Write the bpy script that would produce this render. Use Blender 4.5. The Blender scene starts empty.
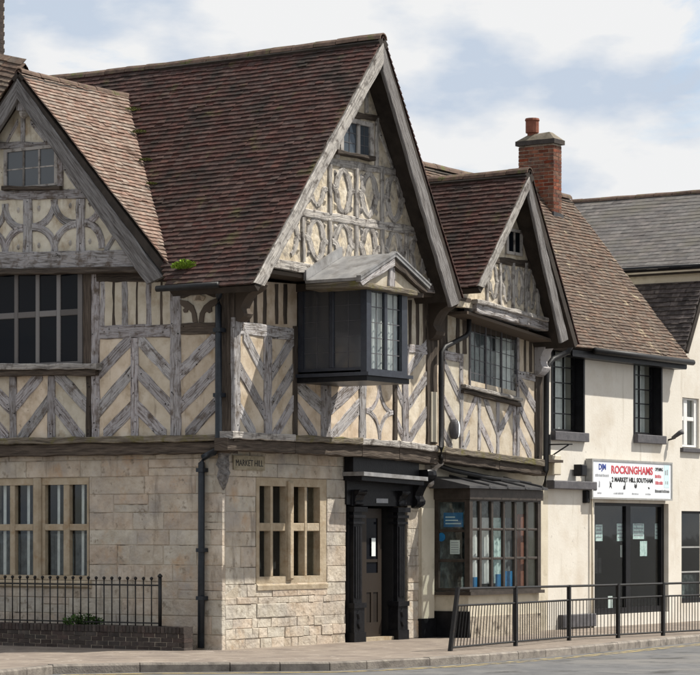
import bpy, bmesh, math, random
from mathutils import Vector, Matrix, noise
random.seed(11)
sc = bpy.context.scene
COL = sc.collection
# ------------------------------------------------------------------ camera, sky, sun, exposure
F, CX, HY, EYE = 2642.0, 350.0, 535.0, 1.75      # focal length, centre, horizon (in photo pixels), eye height (m)
cd = bpy.data.cameras.new('camera'); cam = bpy.data.objects.new('camera', cd); COL.objects.link(cam)
cam.location = (0, 0, EYE); cam.rotation_euler = (math.pi/2, 0, 0)
cd.sensor_fit = 'HORIZONTAL'; cd.sensor_width = 36; cd.lens = F/700*36
cd.shift_y = (HY-337.5)/700; cd.clip_end = 3000; cd.clip_start = 0.5
sc.camera = cam
SUN_E, SUN_DIR = math.radians(54), (0.985, 0.17)         # towards the sun, horizontal part
wd = bpy.data.worlds.new('World'); sc.world = wd; wd.use_nodes = True
nt = wd.node_tree; nt.nodes.clear()
def N(t, k, **kw):
    n = t.nodes.new(k)
    for a, b in kw.items(): setattr(n, a, b)
    return n
sky = N(nt, 'ShaderNodeTexSky', sky_type='NISHITA', sun_disc=False)
sky.sun_elevation = SUN_E; sky.sun_rotation = math.atan2(SUN_DIR[0], SUN_DIR[1])
bg1 = N(nt, 'ShaderNodeBackground'); bg1.inputs[1].default_value = 0.12
nt.links.new(sky.outputs[0], bg1.inputs[0])
tc = N(nt, 'ShaderNodeTexCoord'); mp = N(nt, 'ShaderNodeMapping'); mp.inputs['Scale'].default_value = (1, 1, 2.2)
mp.inputs['Location'].default_value = (0.35, 0.2, 0.1)
nt.links.new(tc.outputs['Generated'], mp.inputs[0])
nz = N(nt, 'ShaderNodeTexNoise'); nz.inputs['Scale'].default_value = 9; nz.inputs['Detail'].default_value = 7; nz.inputs['Roughness'].default_value = 0.58
nz.inputs['Distortion'].default_value = 0.5
nt.links.new(mp.outputs[0], nz.inputs[0])
rp = N(nt, 'ShaderNodeValToRGB'); rp.color_ramp.elements[0].position = 0.31; rp.color_ramp.elements[1].position = 0.45
nt.links.new(nz.outputs[0], rp.inputs[0])
nz2 = N(nt, 'ShaderNodeTexNoise'); nz2.inputs['Scale'].default_value = 16; nz2.inputs['Detail'].default_value = 6
nt.links.new(mp.outputs[0], nz2.inputs[0])
rc = N(nt, 'ShaderNodeValToRGB')
rc.color_ramp.elements[0].position = 0.36; rc.color_ramp.elements[0].color = (0.62, 0.71, 0.84, 1)
rc.color_ramp.elements[1].position = 0.53; rc.color_ramp.elements[1].color = (0.97, 0.975, 0.98, 1)
nt.links.new(nz2.outputs[0], rc.inputs[0])
bg2 = N(nt, 'ShaderNodeBackground'); nt.links.new(rc.outputs[0], bg2.inputs[0]); bg2.inputs[1].default_value = 0.68
mx = N(nt, 'ShaderNodeMixShader'); nt.links.new(rp.outputs[0], mx.inputs[0]); nt.links.new(bg1.outputs[0], mx.inputs[1]); nt.links.new(bg2.outputs[0], mx.inputs[2])
wo = N(nt, 'ShaderNodeOutputWorld'); nt.links.new(mx.outputs[0], wo.inputs[0])
sl = bpy.data.lights.new('sun', 'SUN'); sl.energy = 5.0; sl.angle = math.radians(0.6); sl.color = (1, 0.95, 0.86)
so = bpy.data.objects.new('sun', sl); COL.objects.link(so)
sv = Vector((SUN_DIR[0]*math.cos(SUN_E), SUN_DIR[1]*math.cos(SUN_E), math.sin(SUN_E)))
so.rotation_euler = sv.to_track_quat('Z', 'Y').to_euler(); so.location = (30, 10, 40)
sc.view_settings.view_transform = 'Standard'; sc.view_settings.look = 'None'
sc.view_settings.exposure = 0.42; sc.view_settings.gamma = 1

# ------------------------------------------------------------------ materials
MATS = {}
def mk(name, cols, scale=3.0, detail=6, rough=0.85, bump=0.3, bscale=30.0, coord='Object', stretch=(1, 1, 1), rand=0.0, island=False,
       dirt=None, dscale=0.8, dlo=0.5, dhi=0.7, metal=0.0, coat=0.0, spec=0.3, bdist=0.01, hue=0.0, extra=None):
    m = bpy.data.materials.new(name); m.use_nodes = True; t = m.node_tree; t.nodes.clear(); L = t.links.new
    out = N(t, 'ShaderNodeOutputMaterial'); b = N(t, 'ShaderNodeBsdfPrincipled'); L(b.outputs[0], out.inputs[0])
    b.inputs['Metallic'].default_value = metal; b.inputs['Roughness'].default_value = rough
    b.inputs['Specular IOR Level'].default_value = spec; b.inputs['Coat Weight'].default_value = coat
    c = N(t, 'ShaderNodeTexCoord'); oi = N(t, 'ShaderNodeObjectInfo'); geo = N(t, 'ShaderNodeNewGeometry')
    rnd = geo.outputs['Random Per Island'] if island else oi.outputs['Random']
    mp = N(t, 'ShaderNodeMapping'); mp.inputs['Scale'].default_value = stretch; L(c.outputs[coord], mp.inputs[0])
    vec = mp.outputs[0]
    if coord == 'UV' or rand:
        ml = N(t, 'ShaderNodeMath', operation='MULTIPLY'); L(rnd, ml.inputs[0]); ml.inputs[1].default_value = 37.0
        ad = N(t, 'ShaderNodeVectorMath', operation='ADD'); L(vec, ad.inputs[0]); L(ml.outputs[0], ad.inputs[1]); vec = ad.outputs[0]
    n1 = N(t, 'ShaderNodeTexNoise'); n1.inputs['Scale'].default_value = scale; n1.inputs['Detail'].default_value = detail; n1.inputs['Roughness'].default_value = 0.6
    L(vec, n1.inputs[0])
    r = N(t, 'ShaderNodeValToRGB'); L(n1.outputs[0], r.inputs[0]); cr = r.color_ramp
    while len(cr.elements) < len(cols): cr.elements.new(0.5)
    for e, (p, k) in zip(cr.elements, cols): e.position = p; e.color = (*k, 1)
    col = r.outputs[0]
    if rand or hue:
        hs = N(t, 'ShaderNodeHueSaturation'); L(col, hs.inputs['Color'])
        mr = N(t, 'ShaderNodeMapRange'); L(rnd, mr.inputs[0]); mr.inputs[3].default_value = 1-rand; mr.inputs[4].default_value = 1+rand; L(mr.outputs[0], hs.inputs['Value'])
        if hue:
            m3 = N(t, 'ShaderNodeMath', operation='MULTIPLY'); L(rnd, m3.inputs[0]); m3.inputs[1].default_value = 7.31
            fr = N(t, 'ShaderNodeMath', operation='FRACT'); L(m3.outputs[0], fr.inputs[0])
            m4 = N(t, 'ShaderNodeMapRange'); L(fr.outputs[0], m4.inputs[0]); m4.inputs[3].default_value = 0.5-hue; m4.inputs[4].default_value = 0.5+hue; L(m4.outputs[0], hs.inputs['Hue'])
            m5 = N(t, 'ShaderNodeMapRange'); L(fr.outputs[0], m5.inputs[0]); m5.inputs[3].default_value = 1.2; m5.inputs[4].default_value = 0.8; L(m5.outputs[0], hs.inputs['Saturation'])
        col = hs.outputs[0]
    for k, (dc, ds, lo, hi, *zs) in enumerate(([(dirt, dscale, dlo, dhi)] if dirt else []) + (extra or [])):
        n2 = N(t, 'ShaderNodeTexNoise'); n2.inputs['Scale'].default_value = ds; n2.inputs['Detail'].default_value = 7; n2.inputs['Roughness'].default_value = 0.65
        mo = N(t, 'ShaderNodeMapping'); mo.inputs['Location'].default_value = (k*5.3, k*2.1, k*9.7); L(c.outputs['Object'], mo.inputs[0]); L(mo.outputs[0], n2.inputs[0])
        if zs: mo.inputs['Scale'].default_value = (1, 1, zs[0])
        m2 = N(t, 'ShaderNodeMapRange'); L(n2.outputs[0], m2.inputs[0]); m2.inputs[1].default_value = lo; m2.inputs[2].default_value = hi
        mi = N(t, 'ShaderNodeMix', data_type='RGBA'); L(m2.outputs[0], mi.inputs[0]); L(col, mi.inputs[6]); mi.inputs[7].default_value = (*dc, 1); col = mi.outputs[2]
    L(col, b.inputs['Base Color'])
    if bump:
        n3 = N(t, 'ShaderNodeTexNoise'); n3.inputs['Scale'].default_value = bscale; n3.inputs['Detail'].default_value = 5; L(vec, n3.inputs[0])
        bp = N(t, 'ShaderNodeBump'); bp.inputs['Strength'].default_value = bump; bp.inputs['Distance'].default_value = bdist
        L(n3.outputs[0], bp.inputs['Height']); L(bp.outputs[0], b.inputs['Normal'])
    MATS[name] = m
    return m
OAK = mk('weathered_oak', [(0.30, (0.035, 0.028, 0.024)), (0.41, (0.20, 0.18, 0.17)), (0.56, (0.38, 0.365, 0.37)), (0.76, (0.30, 0.25, 0.20))], scale=2.6, coord='UV', stretch=(1.5, 13, 1), rand=0.24, hue=0.02,
         bump=0.9, bscale=4.0, bdist=0.02, dirt=(0.11, 0.085, 0.068), dscale=6.0, dlo=0.52, dhi=0.68, extra=[((0.025, 0.02, 0.017), 13.0, 0.62, 0.68)])
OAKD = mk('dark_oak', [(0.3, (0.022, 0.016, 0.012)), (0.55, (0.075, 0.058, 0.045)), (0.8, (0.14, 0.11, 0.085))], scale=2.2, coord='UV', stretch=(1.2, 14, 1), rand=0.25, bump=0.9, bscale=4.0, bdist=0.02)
OAKG = mk('grey_oak', [(0.28, (0.04, 0.034, 0.03)), (0.45, (0.13, 0.12, 0.115)), (0.62, (0.22, 0.21, 0.205)), (0.8, (0.18, 0.15, 0.12))], scale=2.4, coord='UV', stretch=(1.3, 14, 1), rand=0.1, bump=0.9, bscale=4.0, bdist=0.02)
OAKM = mk('mossy_oak', [(0.3, (0.05, 0.04, 0.03)), (0.5, (0.15, 0.125, 0.095)), (0.75, (0.27, 0.235, 0.18))], scale=2.4, coord='UV', stretch=(1.2, 12, 1), rand=0.15, bump=1.0, bscale=4.5, bdist=0.025, dirt=(0.13, 0.115, 0.035), dscale=5.0, dlo=0.5, dhi=0.66)
OAKP = mk('pale_oak', [(0.3, (0.12, 0.11, 0.10)), (0.5, (0.38, 0.355, 0.33)), (0.75, (0.54, 0.50, 0.44))], scale=2.4, coord='UV', stretch=(1.2, 14, 1), rand=0.12, bump=1.0, bscale=4.5, bdist=0.025,
          dirt=(0.10, 0.085, 0.075), dscale=7.0, dlo=0.5, dhi=0.66)
PLAST = mk('ochre_plaster', [(0.3, (0.405, 0.339, 0.251)), (0.55, (0.528, 0.462, 0.365)), (0.75, (0.598, 0.537, 0.449))], scale=3.5, rand=0.13, hue=0.014, bump=0.35, bscale=14, bdist=0.02,
           dirt=(0.30, 0.225, 0.145), dscale=2.6, dlo=0.52, dhi=0.72, extra=[((0.20, 0.16, 0.12), 7.0, 0.58, 0.78, 0.15), ((0.13, 0.10, 0.08), 16.0, 0.66, 0.72)])
CARVP = mk('carved_plaster', [(0.3, (0.36, 0.30, 0.215)), (0.5, (0.54, 0.465, 0.35)), (0.7, (0.66, 0.60, 0.50))], scale=6, bump=0.7, bscale=9, bdist=0.04,
           dirt=(0.24, 0.215, 0.19), dscale=5.0, dlo=0.50, dhi=0.66)
STONE = mk('lias_stone', [(0.25, (0.334, 0.273, 0.204)), (0.5, (0.454, 0.394, 0.317)), (0.75, (0.556, 0.505, 0.428))], scale=4, rand=0.08, hue=0.012, bump=0.75, bscale=13, bdist=0.03,
           dirt=(0.32, 0.29, 0.26), dscale=1.7, dlo=0.46, dhi=0.72, extra=[((0.40, 0.26, 0.15), 1.3, 0.58, 0.74), ((0.15, 0.125, 0.10), 5.0, 0.57, 0.78, 0.22), ((0.20, 0.165, 0.125), 7.0, 0.58, 0.70)])
STONEY = mk('dressed_stone', [(0.25, (0.265, 0.207, 0.138)), (0.5, (0.361, 0.294, 0.207)), (0.75, (0.434, 0.373, 0.284))], scale=5, rand=0.08, bump=0.5, bscale=18, bdist=0.02, dirt=(0.25, 0.16, 0.08), dscale=4.0, dlo=0.56, dhi=0.75)
MORTAR = mk('mortar', [(0.3, (0.30, 0.255, 0.195)), (0.7, (0.47, 0.41, 0.33))], scale=8, bump=0.8, bscale=40, dirt=(0.07, 0.055, 0.042), dscale=2.6, dlo=0.53, dhi=0.63)
TILE = mk('clay_tile', [(0.3, (0.034, 0.018, 0.014)), (0.5, (0.060, 0.030, 0.025)), (0.75, (0.099, 0.055, 0.044))], scale=9, rand=0.15, island=True, hue=0.006, bump=0.5, bscale=60, rough=0.9,
          dirt=(0.022, 0.017, 0.014), dscale=1.9, dlo=0.48, dhi=0.66, extra=[((0.075, 0.065, 0.028), 2.2, 0.58, 0.72)])
TILE_LIT = mk('sunlit_clay_tile', [(0.3, (0.126, 0.082, 0.062)), (0.5, (0.219, 0.157, 0.125)), (0.75, (0.306, 0.249, 0.204))], scale=9, rand=0.17, island=True, hue=0.010, bump=0.5, bscale=60, rough=0.9,
           dirt=(0.10, 0.062, 0.045), dscale=2.6, dlo=0.54, dhi=0.68, extra=[((0.09, 0.08, 0.03), 4.0, 0.66, 0.74)])  # paler copy of the clay tile; sunlight on the wing's slope is in its colour
TILEB = mk('brown_clay_tile', [(0.3, (0.068, 0.046, 0.034)), (0.5, (0.118, 0.084, 0.063)), (0.75, (0.167, 0.127, 0.099))], scale=9, rand=0.16, island=True, hue=0.010, bump=0.5, bscale=60, rough=0.9,
           dirt=(0.07, 0.05, 0.04), dscale=1.8, dlo=0.5, dhi=0.7, extra=[((0.34, 0.28, 0.19), 3.2, 0.61, 0.71)])
TILED = mk('dark_plain_tile', [(0.3, (0.028, 0.022, 0.022)), (0.5, (0.06, 0.05, 0.048)), (0.75, (0.12, 0.10, 0.09))], scale=9, rand=0.4, island=True, bump=0.4, bscale=60)
SLATE = mk('grey_slate', [(0.3, (0.071, 0.064, 0.061)), (0.5, (0.110, 0.100, 0.094)), (0.75, (0.163, 0.146, 0.132))], scale=6, rand=0.2, island=True, hue=0.01, bump=0.3, bscale=50, rough=0.6, dirt=(0.11, 0.10, 0.08), dscale=1.5)
RIDGE = mk('ridge_clay', [(0.3, (0.075, 0.05, 0.038)), (0.6, (0.15, 0.10, 0.075))], scale=7, rand=0.2, bump=0.5, bscale=40, dirt=(0.10, 0.11, 0.035), dscale=4, dlo=0.54, dhi=0.68)
DECK = mk('roof_boarding', [(0.3, (0.02, 0.016, 0.013)), (0.7, (0.045, 0.035, 0.028))], scale=5, bump=0.3)
RENDER = mk('cream_render', [(0.3, (0.585, 0.546, 0.482)), (0.7, (0.645, 0.611, 0.550))], scale=1.6, bump=0.3, bscale=25, bdist=0.01, dirt=(0.50, 0.44, 0.36), dscale=1.1, dlo=0.50, dhi=0.78, extra=[((0.36, 0.32, 0.26), 4.5, 0.58, 0.80, 0.10), ((0.40, 0.37, 0.33), 12.0, 0.64, 0.72)], spec=0.15)
RENDER2 = mk('old_cream_paint', [(0.3, (0.482, 0.430, 0.335)), (0.7, (0.585, 0.533, 0.430))], scale=2.5, bump=0.3, bscale=40, dirt=(0.33, 0.29, 0.21), dscale=2.2, dlo=0.54, dhi=0.72)
WHITE = mk('white_paint', [(0.3, (0.66, 0.65, 0.63)), (0.7, (0.78, 0.77, 0.75))], scale=6, bump=0.1, rough=0.5)
BLACK = mk('black_paint', [(0.3, (0.006, 0.006, 0.007)), (0.7, (0.013, 0.013, 0.015))], scale=9, bump=0.25, bscale=40, rough=0.36, spec=0.15, dirt=(0.03, 0.027, 0.025), dscale=6, dlo=0.64, dhi=0.8)
NAVY = mk('navy_paint', [(0.3, (0.014, 0.016, 0.024)), (0.7, (0.028, 0.033, 0.045))], scale=9, bump=0.2, bscale=40, rough=0.4, spec=0.5)
GREYP = mk('grey_paint', [(0.3, (0.06, 0.058, 0.065)), (0.7, (0.11, 0.105, 0.11))], scale=7, bump=0.4, bscale=40, rough=0.6)
IRON = mk('iron', [(0.3, (0.007, 0.007, 0.008)), (0.7, (0.017, 0.016, 0.016))], scale=14, bump=0.3, bscale=60, rough=0.5, dirt=(0.04, 0.022, 0.014), dscale=9, dlo=0.64, dhi=0.78)
PIPEB = mk('pipe_paint', [(0.3, (0.010, 0.013, 0.018)), (0.7, (0.022, 0.028, 0.036))], scale=10, bump=0.2, bscale=60, rough=0.4)
LEAD = mk('sheet_lead', [(0.3, (0.20, 0.20, 0.205)), (0.7, (0.35, 0.345, 0.34))], scale=4, bump=0.3, bscale=12, rough=0.55, metal=0.25, dirt=(0.14, 0.13, 0.12), dscale=3)
DARKLEAD = mk('dark_lead', [(0.3, (0.04, 0.04, 0.043)), (0.7, (0.09, 0.088, 0.088))], scale=4, bump=0.3, bscale=12, rough=0.5, metal=0.2)
BROWNW = mk('brown_window_paint', [(0.3, (0.028, 0.022, 0.017)), (0.7, (0.059, 0.047, 0.039))], scale=8, bump=0.2, rough=0.5)
DOORW = mk('door_wood', [(0.3, (0.010, 0.007, 0.005)), (0.7, (0.028, 0.02, 0.014))], scale=4, coord='UV', stretch=(1, 10, 1), bump=0.3, rough=0.5)
VOID = mk('dark_interior', [(0.3, (0.008, 0.008, 0.009)), (0.7, (0.016, 0.015, 0.015))], scale=3, bump=0)  # near-black colour stands for the unlit depth behind openings
CURT = mk('net_curtain', [(0.3, (0.525, 0.525, 0.525)), (0.7, (0.725, 0.712, 0.688))], scale=8, bump=0)
CURTG = mk('grey_curtain', [(0.3, (0.10, 0.11, 0.12)), (0.7, (0.22, 0.23, 0.24))], scale=8, bump=0)
BRICK = mk('red_brick', [(0.3, (0.098, 0.034, 0.021)), (0.6, (0.203, 0.075, 0.041)), (0.8, (0.270, 0.128, 0.075))], scale=9, rand=0.28, island=True, hue=0.012, bump=0.5, bscale=50, dirt=(0.06, 0.04, 0.035), dscale=3)
BRICKD = mk('dark_brick', [(0.3, (0.035, 0.028, 0.026)), (0.6, (0.065, 0.05, 0.043)), (0.8, (0.11, 0.08, 0.066))], scale=9, rand=0.3, hue=0.012, bump=0.6, bscale=50)  # dark brick; shade on the low wall is deepened in this colour
TERRA = mk('terracotta', [(0.3, (0.154, 0.052, 0.032)), (0.7, (0.224, 0.084, 0.052))], scale=12, bump=0.4, bscale=40)
ASPH = mk('asphalt', [(0.3, (0.085, 0.085, 0.088)), (0.7, (0.145, 0.143, 0.142))], scale=3, bump=0.6, bscale=140, bdist=0.006, dirt=(0.20, 0.185, 0.165), dscale=0.5, dlo=0.5, dhi=0.8, extra=[((0.05, 0.048, 0.046), 1.6, 0.56, 0.68)])
PAVE = mk('paving', [(0.3, (0.175, 0.141, 0.114)), (0.7, (0.258, 0.217, 0.179))], scale=3, bump=0.5, bscale=70, bdist=0.006, dirt=(0.13, 0.105, 0.09), dscale=1.3, dlo=0.46, dhi=0.72, extra=[((0.40, 0.35, 0.30), 5.0, 0.60, 0.70)])
KERB = mk('kerb_stone', [(0.3, (0.15, 0.13, 0.115)), (0.7, (0.27, 0.24, 0.205))], scale=7, rand=0.15, bump=0.6, bscale=40, dirt=(0.08, 0.07, 0.06), dscale=3)
YELLOW = mk('yellow_line_paint', [(0.3, (0.34, 0.26, 0.11)), (0.7, (0.45, 0.36, 0.17))], scale=9, bump=0.2, dirt=(0.14, 0.13, 0.12), dscale=4, dlo=0.46, dhi=0.60)
MOSS = mk('moss', [(0.3, (0.10, 0.18, 0.012)), (0.7, (0.26, 0.36, 0.04))], scale=20, rand=0.3, island=True, bump=0)
MOSSD = mk('dark_moss', [(0.3, (0.05, 0.065, 0.012)), (0.7, (0.13, 0.14, 0.03))], scale=20, rand=0.3, island=True, bump=0)
CAPM = mk('flaunching_mortar', [(0.3, (0.10, 0.085, 0.06)), (0.7, (0.20, 0.17, 0.13))], scale=8, bump=0.5)
LEAF = mk('leaf_green', [(0.3, (0.022, 0.055, 0.010)), (0.7, (0.06, 0.11, 0.025))], scale=20, rand=0.3, island=True, bump=0)
PAPER = mk('paper', [(0.3, (0.62, 0.68, 0.66)), (0.7, (0.74, 0.77, 0.75))], scale=12, bump=0)
PAPERG = mk('printed_paper', [(0.35, (0.26, 0.36, 0.36)), (0.5, (0.55, 0.68, 0.66)), (0.7, (0.68, 0.76, 0.74))], scale=14, bump=0)
BLUEP = mk('blue_poster', [(0.3, (0.008, 0.10, 0.26)), (0.7, (0.02, 0.19, 0.40))], scale=9, bump=0)
ALUM = mk('aluminium', [(0.3, (0.30, 0.30, 0.29)), (0.7, (0.42, 0.41, 0.39))], scale=9, bump=0.1, rough=0.45, metal=0.3)
SIGNW = mk('sign_white', [(0.3, (0.74, 0.77, 0.80)), (0.7, (0.80, 0.82, 0.84))], scale=2, bump=0, rough=0.4)
SIGNC = mk('sign_pale_blue', [(0.3, (0.55, 0.74, 0.76)), (0.7, (0.62, 0.78, 0.80))], scale=2, bump=0, rough=0.4)
RED = mk('red_lettering', [(0.3, (0.46, 0.055, 0.075)), (0.7, (0.52, 0.075, 0.095))], scale=9, bump=0)
BLKL = mk('black_lettering', [(0.3, (0.02, 0.02, 0.022)), (0.7, (0.04, 0.04, 0.045))], scale=9, bump=0)
BLUL = mk('blue_lettering', [(0.3, (0.03, 0.05, 0.24)), (0.7, (0.05, 0.08, 0.30))], scale=9, bump=0)
GREYL = mk('grey_lettering', [(0.3, (0.25, 0.26, 0.28)), (0.7, (0.33, 0.34, 0.36))], scale=9, bump=0)
PLATE = mk('name_plate_paint', [(0.3, (0.22, 0.19, 0.13)), (0.6, (0.34, 0.30, 0.22))], scale=14, bump=0.3)
ASSORT = mk('shop_goods', [(0.3, (0.026, 0.031, 0.031)), (0.5, (0.078, 0.094, 0.094)), (0.7, (0.260, 0.299, 0.286))], scale=5, rand=0.4, bump=0)
def glass(name, tint, refl, opaque=None, rough=0.03):
    m = bpy.data.materials.new(name); m.use_nodes = True; t = m.node_tree; t.nodes.clear(); L = t.links.new
    out = N(t, 'ShaderNodeOutputMaterial'); g = N(t, 'ShaderNodeBsdfGlossy'); g.inputs['Roughness'].default_value = rough
    fa = N(t, 'ShaderNodeLayerWeight'); fa.inputs[0].default_value = 0.5
    pw = N(t, 'ShaderNodeMath', operation='POWER'); L(fa.outputs['Facing'], pw.inputs[0]); pw.inputs[1].default_value = 5.0
    lw = N(t, 'ShaderNodeMath', operation='MULTIPLY_ADD'); L(pw.outputs[0], lw.inputs[0]); lw.inputs[1].default_value = 0.45; lw.inputs[2].default_value = refl
    c = N(t, 'ShaderNodeTexCoord'); n3 = N(t, 'ShaderNodeTexNoise'); n3.inputs['Scale'].default_value = 2.2; L(c.outputs['Object'], n3.inputs[0])
    bp = N(t, 'ShaderNodeBump'); bp.inputs['Strength'].default_value = 0.12; bp.inputs['Distance'].default_value = 0.01; L(n3.outputs[0], bp.inputs['Height']); L(bp.outputs[0], g.inputs['Normal'])
    if opaque:
        d = N(t, 'ShaderNodeBsdfDiffuse'); d.inputs[0].default_value = (*opaque, 1)
    else:
        d = N(t, 'ShaderNodeBsdfTransparent'); d.inputs[0].default_value = (*tint, 1)
    mx = N(t, 'ShaderNodeMixShader'); L(lw.outputs[0], mx.inputs[0]); L(d.outputs[0], mx.inputs[1]); L(g.outputs[0], mx.inputs[2]); L(mx.outputs[0], out.inputs[0])
    MATS[name] = m; return m
FIGURE = mk('old_carved_wood', [(0.3, (0.05, 0.045, 0.04)), (0.5, (0.16, 0.15, 0.145)), (0.75, (0.30, 0.29, 0.28))], scale=14, bump=1.0, bscale=18, bdist=0.05)
GLASS = glass('window_glass', (0.92, 0.945, 0.94), 0.035)
GLASSD = glass('dark_old_glass', None, 0.012, opaque=(0.006, 0.007, 0.010))
GLASSO = glass('oriel_side_glass', None, 0.05, opaque=(0.055, 0.056, 0.060), rough=0.12)  # opaque grey puts the dull reflections into the pane's colour
GLASSG = glass('grey_old_glass', None, 0.06, opaque=(0.055, 0.066, 0.078))

# ------------------------------------------------------------------ geometry of the street corner
TH = math.radians(33.5); c_, s_ = math.cos(TH), math.sin(TH)
dR, nR, dL, nL = (s_, c_), (c_, -s_), (c_, -s_), (-s_, -c_)
S0 = (650-HY)/EYE; C0 = ((222-CX)/S0, F/S0)
class Pl:
    """upright wall plane: u runs along the wall, z up, w outwards; k is a slight tilt of its level lines (settlement)"""
    def __init__(p, o, d, n, k=0.0, u0=0.0): p.o, p.d, p.n, p.k, p.u0 = o, d, n, k, u0
    def off(p, w): return Pl((p.o[0]+p.n[0]*w, p.o[1]+p.n[1]*w), p.d, p.n, p.k, p.u0)
    def tilt(p, k, u0): return Pl(p.o, p.d, p.n, k, u0)
    def uz(p, x, y):
        r = (x-CX)/F; t = (p.o[0]*p.n[0]+p.o[1]*p.n[1])/(r*p.n[0]+p.n[1])
        u = (r*t-p.o[0])*p.d[0]+(t-p.o[1])*p.d[1]
        return (u, EYE+t*(HY-y)/F-p.k*(u-p.u0))
    def u(p, x): return p.uz(x, 0)[0]
    def z(p, x, y): return p.uz(x, y)[1]
    def P(p, u, z, w=0.0): return (p.o[0]+p.d[0]*u+p.n[0]*w, p.o[1]+p.d[1]*u+p.n[1]*w, z+p.k*(u-p.u0))
L0, R0 = Pl(C0, dL, nL), Pl(C0, dR, nR)
L1 = L0.off(0.08); L2 = L1.off(0.08); L3 = L2.off(0.25)
R1 = R0.off(0.30); R2 = R1.off(0.40); R3 = R1.off(0.82)

# ------------------------------------------------------------------ object helpers
def empty(name, loc, label=None, cat=None, group=None):
    o = bpy.data.objects.new(name, None); COL.objects.link(o); o.location = loc; o.empty_display_size = 0.3
    tag(o, label, cat, group); return o
def tag(o, label=None, cat=None, group=None, kind=None):
    if label: o['label'] = label
    if cat: o['category'] = cat
    if group: o['group'] = group
    if kind: o['kind'] = kind
    return o
def link(o, parent):
    COL.objects.link(o)
    if parent is not None:
        o.parent = parent
        M = Matrix.Identity(4); q = parent
        if q.type == 'EMPTY': M = Matrix.Translation(-Vector(q.location))
        o.matrix_parent_inverse = M
    return o
def mesh(name, V, Fc, mat, parent=None, uv=None, smooth=False, recalc=True):
    me = bpy.data.meshes.new(name); me.from_pydata([tuple(v) for v in V], [], Fc)
    if uv:
        l = me.uv_layers.new(name='UVMap')
        for p in me.polygons:
            for li in p.loop_indices: l.data[li].uv = uv[me.loops[li].vertex_index]
    if recalc:
        bm = bmesh.new(); bm.from_mesh(me); bmesh.ops.recalc_face_normals(bm, faces=bm.faces); bm.to_mesh(me); bm.free()
    if smooth: me.polygons.foreach_set('use_smooth', [True]*len(me.polygons))
    mats = mat if isinstance(mat, list) else [mat]
    for m in mats: me.materials.append(m)
    return link(bpy.data.objects.new(name, me), parent)
def jn(a): return random.uniform(-a, a)
class MB:
    """collects shapes that belong to ONE part"""
    def __init__(s): s.V, s.F = [], []
    def add(s, V, Fc):
        b = len(s.V); s.V += [tuple(v) for v in V]; s.F += [tuple(i+b for i in f) for f in Fc]; return s
    def prism(s, pl, poly, w0, w1):
        n = len(poly); V = [pl.P(u, z, w0) for u, z in poly]+[pl.P(u, z, w1) for u, z in poly]
        return s.add(V, [tuple(range(n)), tuple(range(n, 2*n))]+[(i, (i+1) % n, n+(i+1) % n, n+i) for i in range(n)])
    def box(s, pl, u0, u1, z0, z1, w0, w1): return s.prism(pl, [(u0, z0), (u1, z0), (u1, z1), (u0, z1)], w0, w1)
    def tube(s, pts, r, n=10, caps=True):
        pts = [Vector(p) for p in pts]; V = []; m = len(pts)
        rr = r if isinstance(r, (list, tuple)) else [r]*m
        for i, p in enumerate(pts):
            a = (pts[min(i+1, m-1)]-pts[max(i-1, 0)]).normalized()
            x = a.orthogonal().normalized() if abs(a.z) < 0.9 else Vector((1, 0, 0)); x = (x-a*x.dot(a)).normalized(); y = a.cross(x)
            if abs(a.z) < 0.9: y = Vector((0, 0, 1))-a*a.z; y.normalize(); x = y.cross(a)
            V += [p+x*math.cos(2*math.pi*k/n)*rr[i]+y*math.sin(2*math.pi*k/n)*rr[i] for k in range(n)]
        Fc = [(i*n+k, i*n+(k+1) % n, (i+1)*n+(k+1) % n, (i+1)*n+k) for i in range(m-1) for k in range(n)]
        if caps: Fc += [tuple(range(n)), tuple(range((m-1)*n, m*n))]
        return s.add(V, Fc)
    def build(s, name, mat, parent=None, smooth=False): return mesh(name, s.V, s.F, mat, parent, smooth=smooth)
def box(name, pl, u0, u1, z0, z1, w0, w1, mat, parent): return MB().box(pl, u0, u1, z0, z1, w0, w1).build(name, mat, parent)
def prism(name, pl, poly, w0, w1, mat, parent): return MB().prism(pl, poly, w0, w1).build(name, mat, parent)
def tube(name, pts, r, mat, parent, n=10): return MB().tube(pts, r, n).build(name, mat, parent, smooth=True)
def sweep(name, pl, st, w0, w1, mat, parent, ch=0.012, jit=0.0):
    """a hewn timber: stations (A, B) across its face, chamfered arrises, grain along its length"""
    V, UV, Fc = [], [], []; d = 0.0; n = len(st); pc = None
    for i, (A, B) in enumerate(st):
        A = Vector(A); B = Vector(B); x = B-A; l = max(x.length, 1e-4); x = x/l; q = min(ch, l*0.3)
        ja, jb, jw = jn(jit), jn(jit), jn(jit*0.6)
        A = A+x*ja; B = B+x*jb; c = (A+B)/2
        if pc is not None: d += (c-pc).length
        pc = c
        for (pt, w, v) in ((A, w0, -0.1), (A, w1-q+jw, -0.005), (A+x*q, w1+jw, 0), (B-x*q, w1+jw, l), (B, w1-q+jw, l+0.005), (B, w0, l+0.1)):
            V.append(pl.P(pt.x, pt.y, w)); UV.append((d, v))
    for i in range(n-1):
        for k in range(6): Fc.append((i*6+k, i*6+(k+1) % 6, (i+1)*6+(k+1) % 6, (i+1)*6+k))
    Fc += [tuple(range(6)), tuple(range((n-1)*6, n*6))]
    return mesh(name, V, Fc, mat, parent, uv=UV)
PEGS = []
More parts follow.
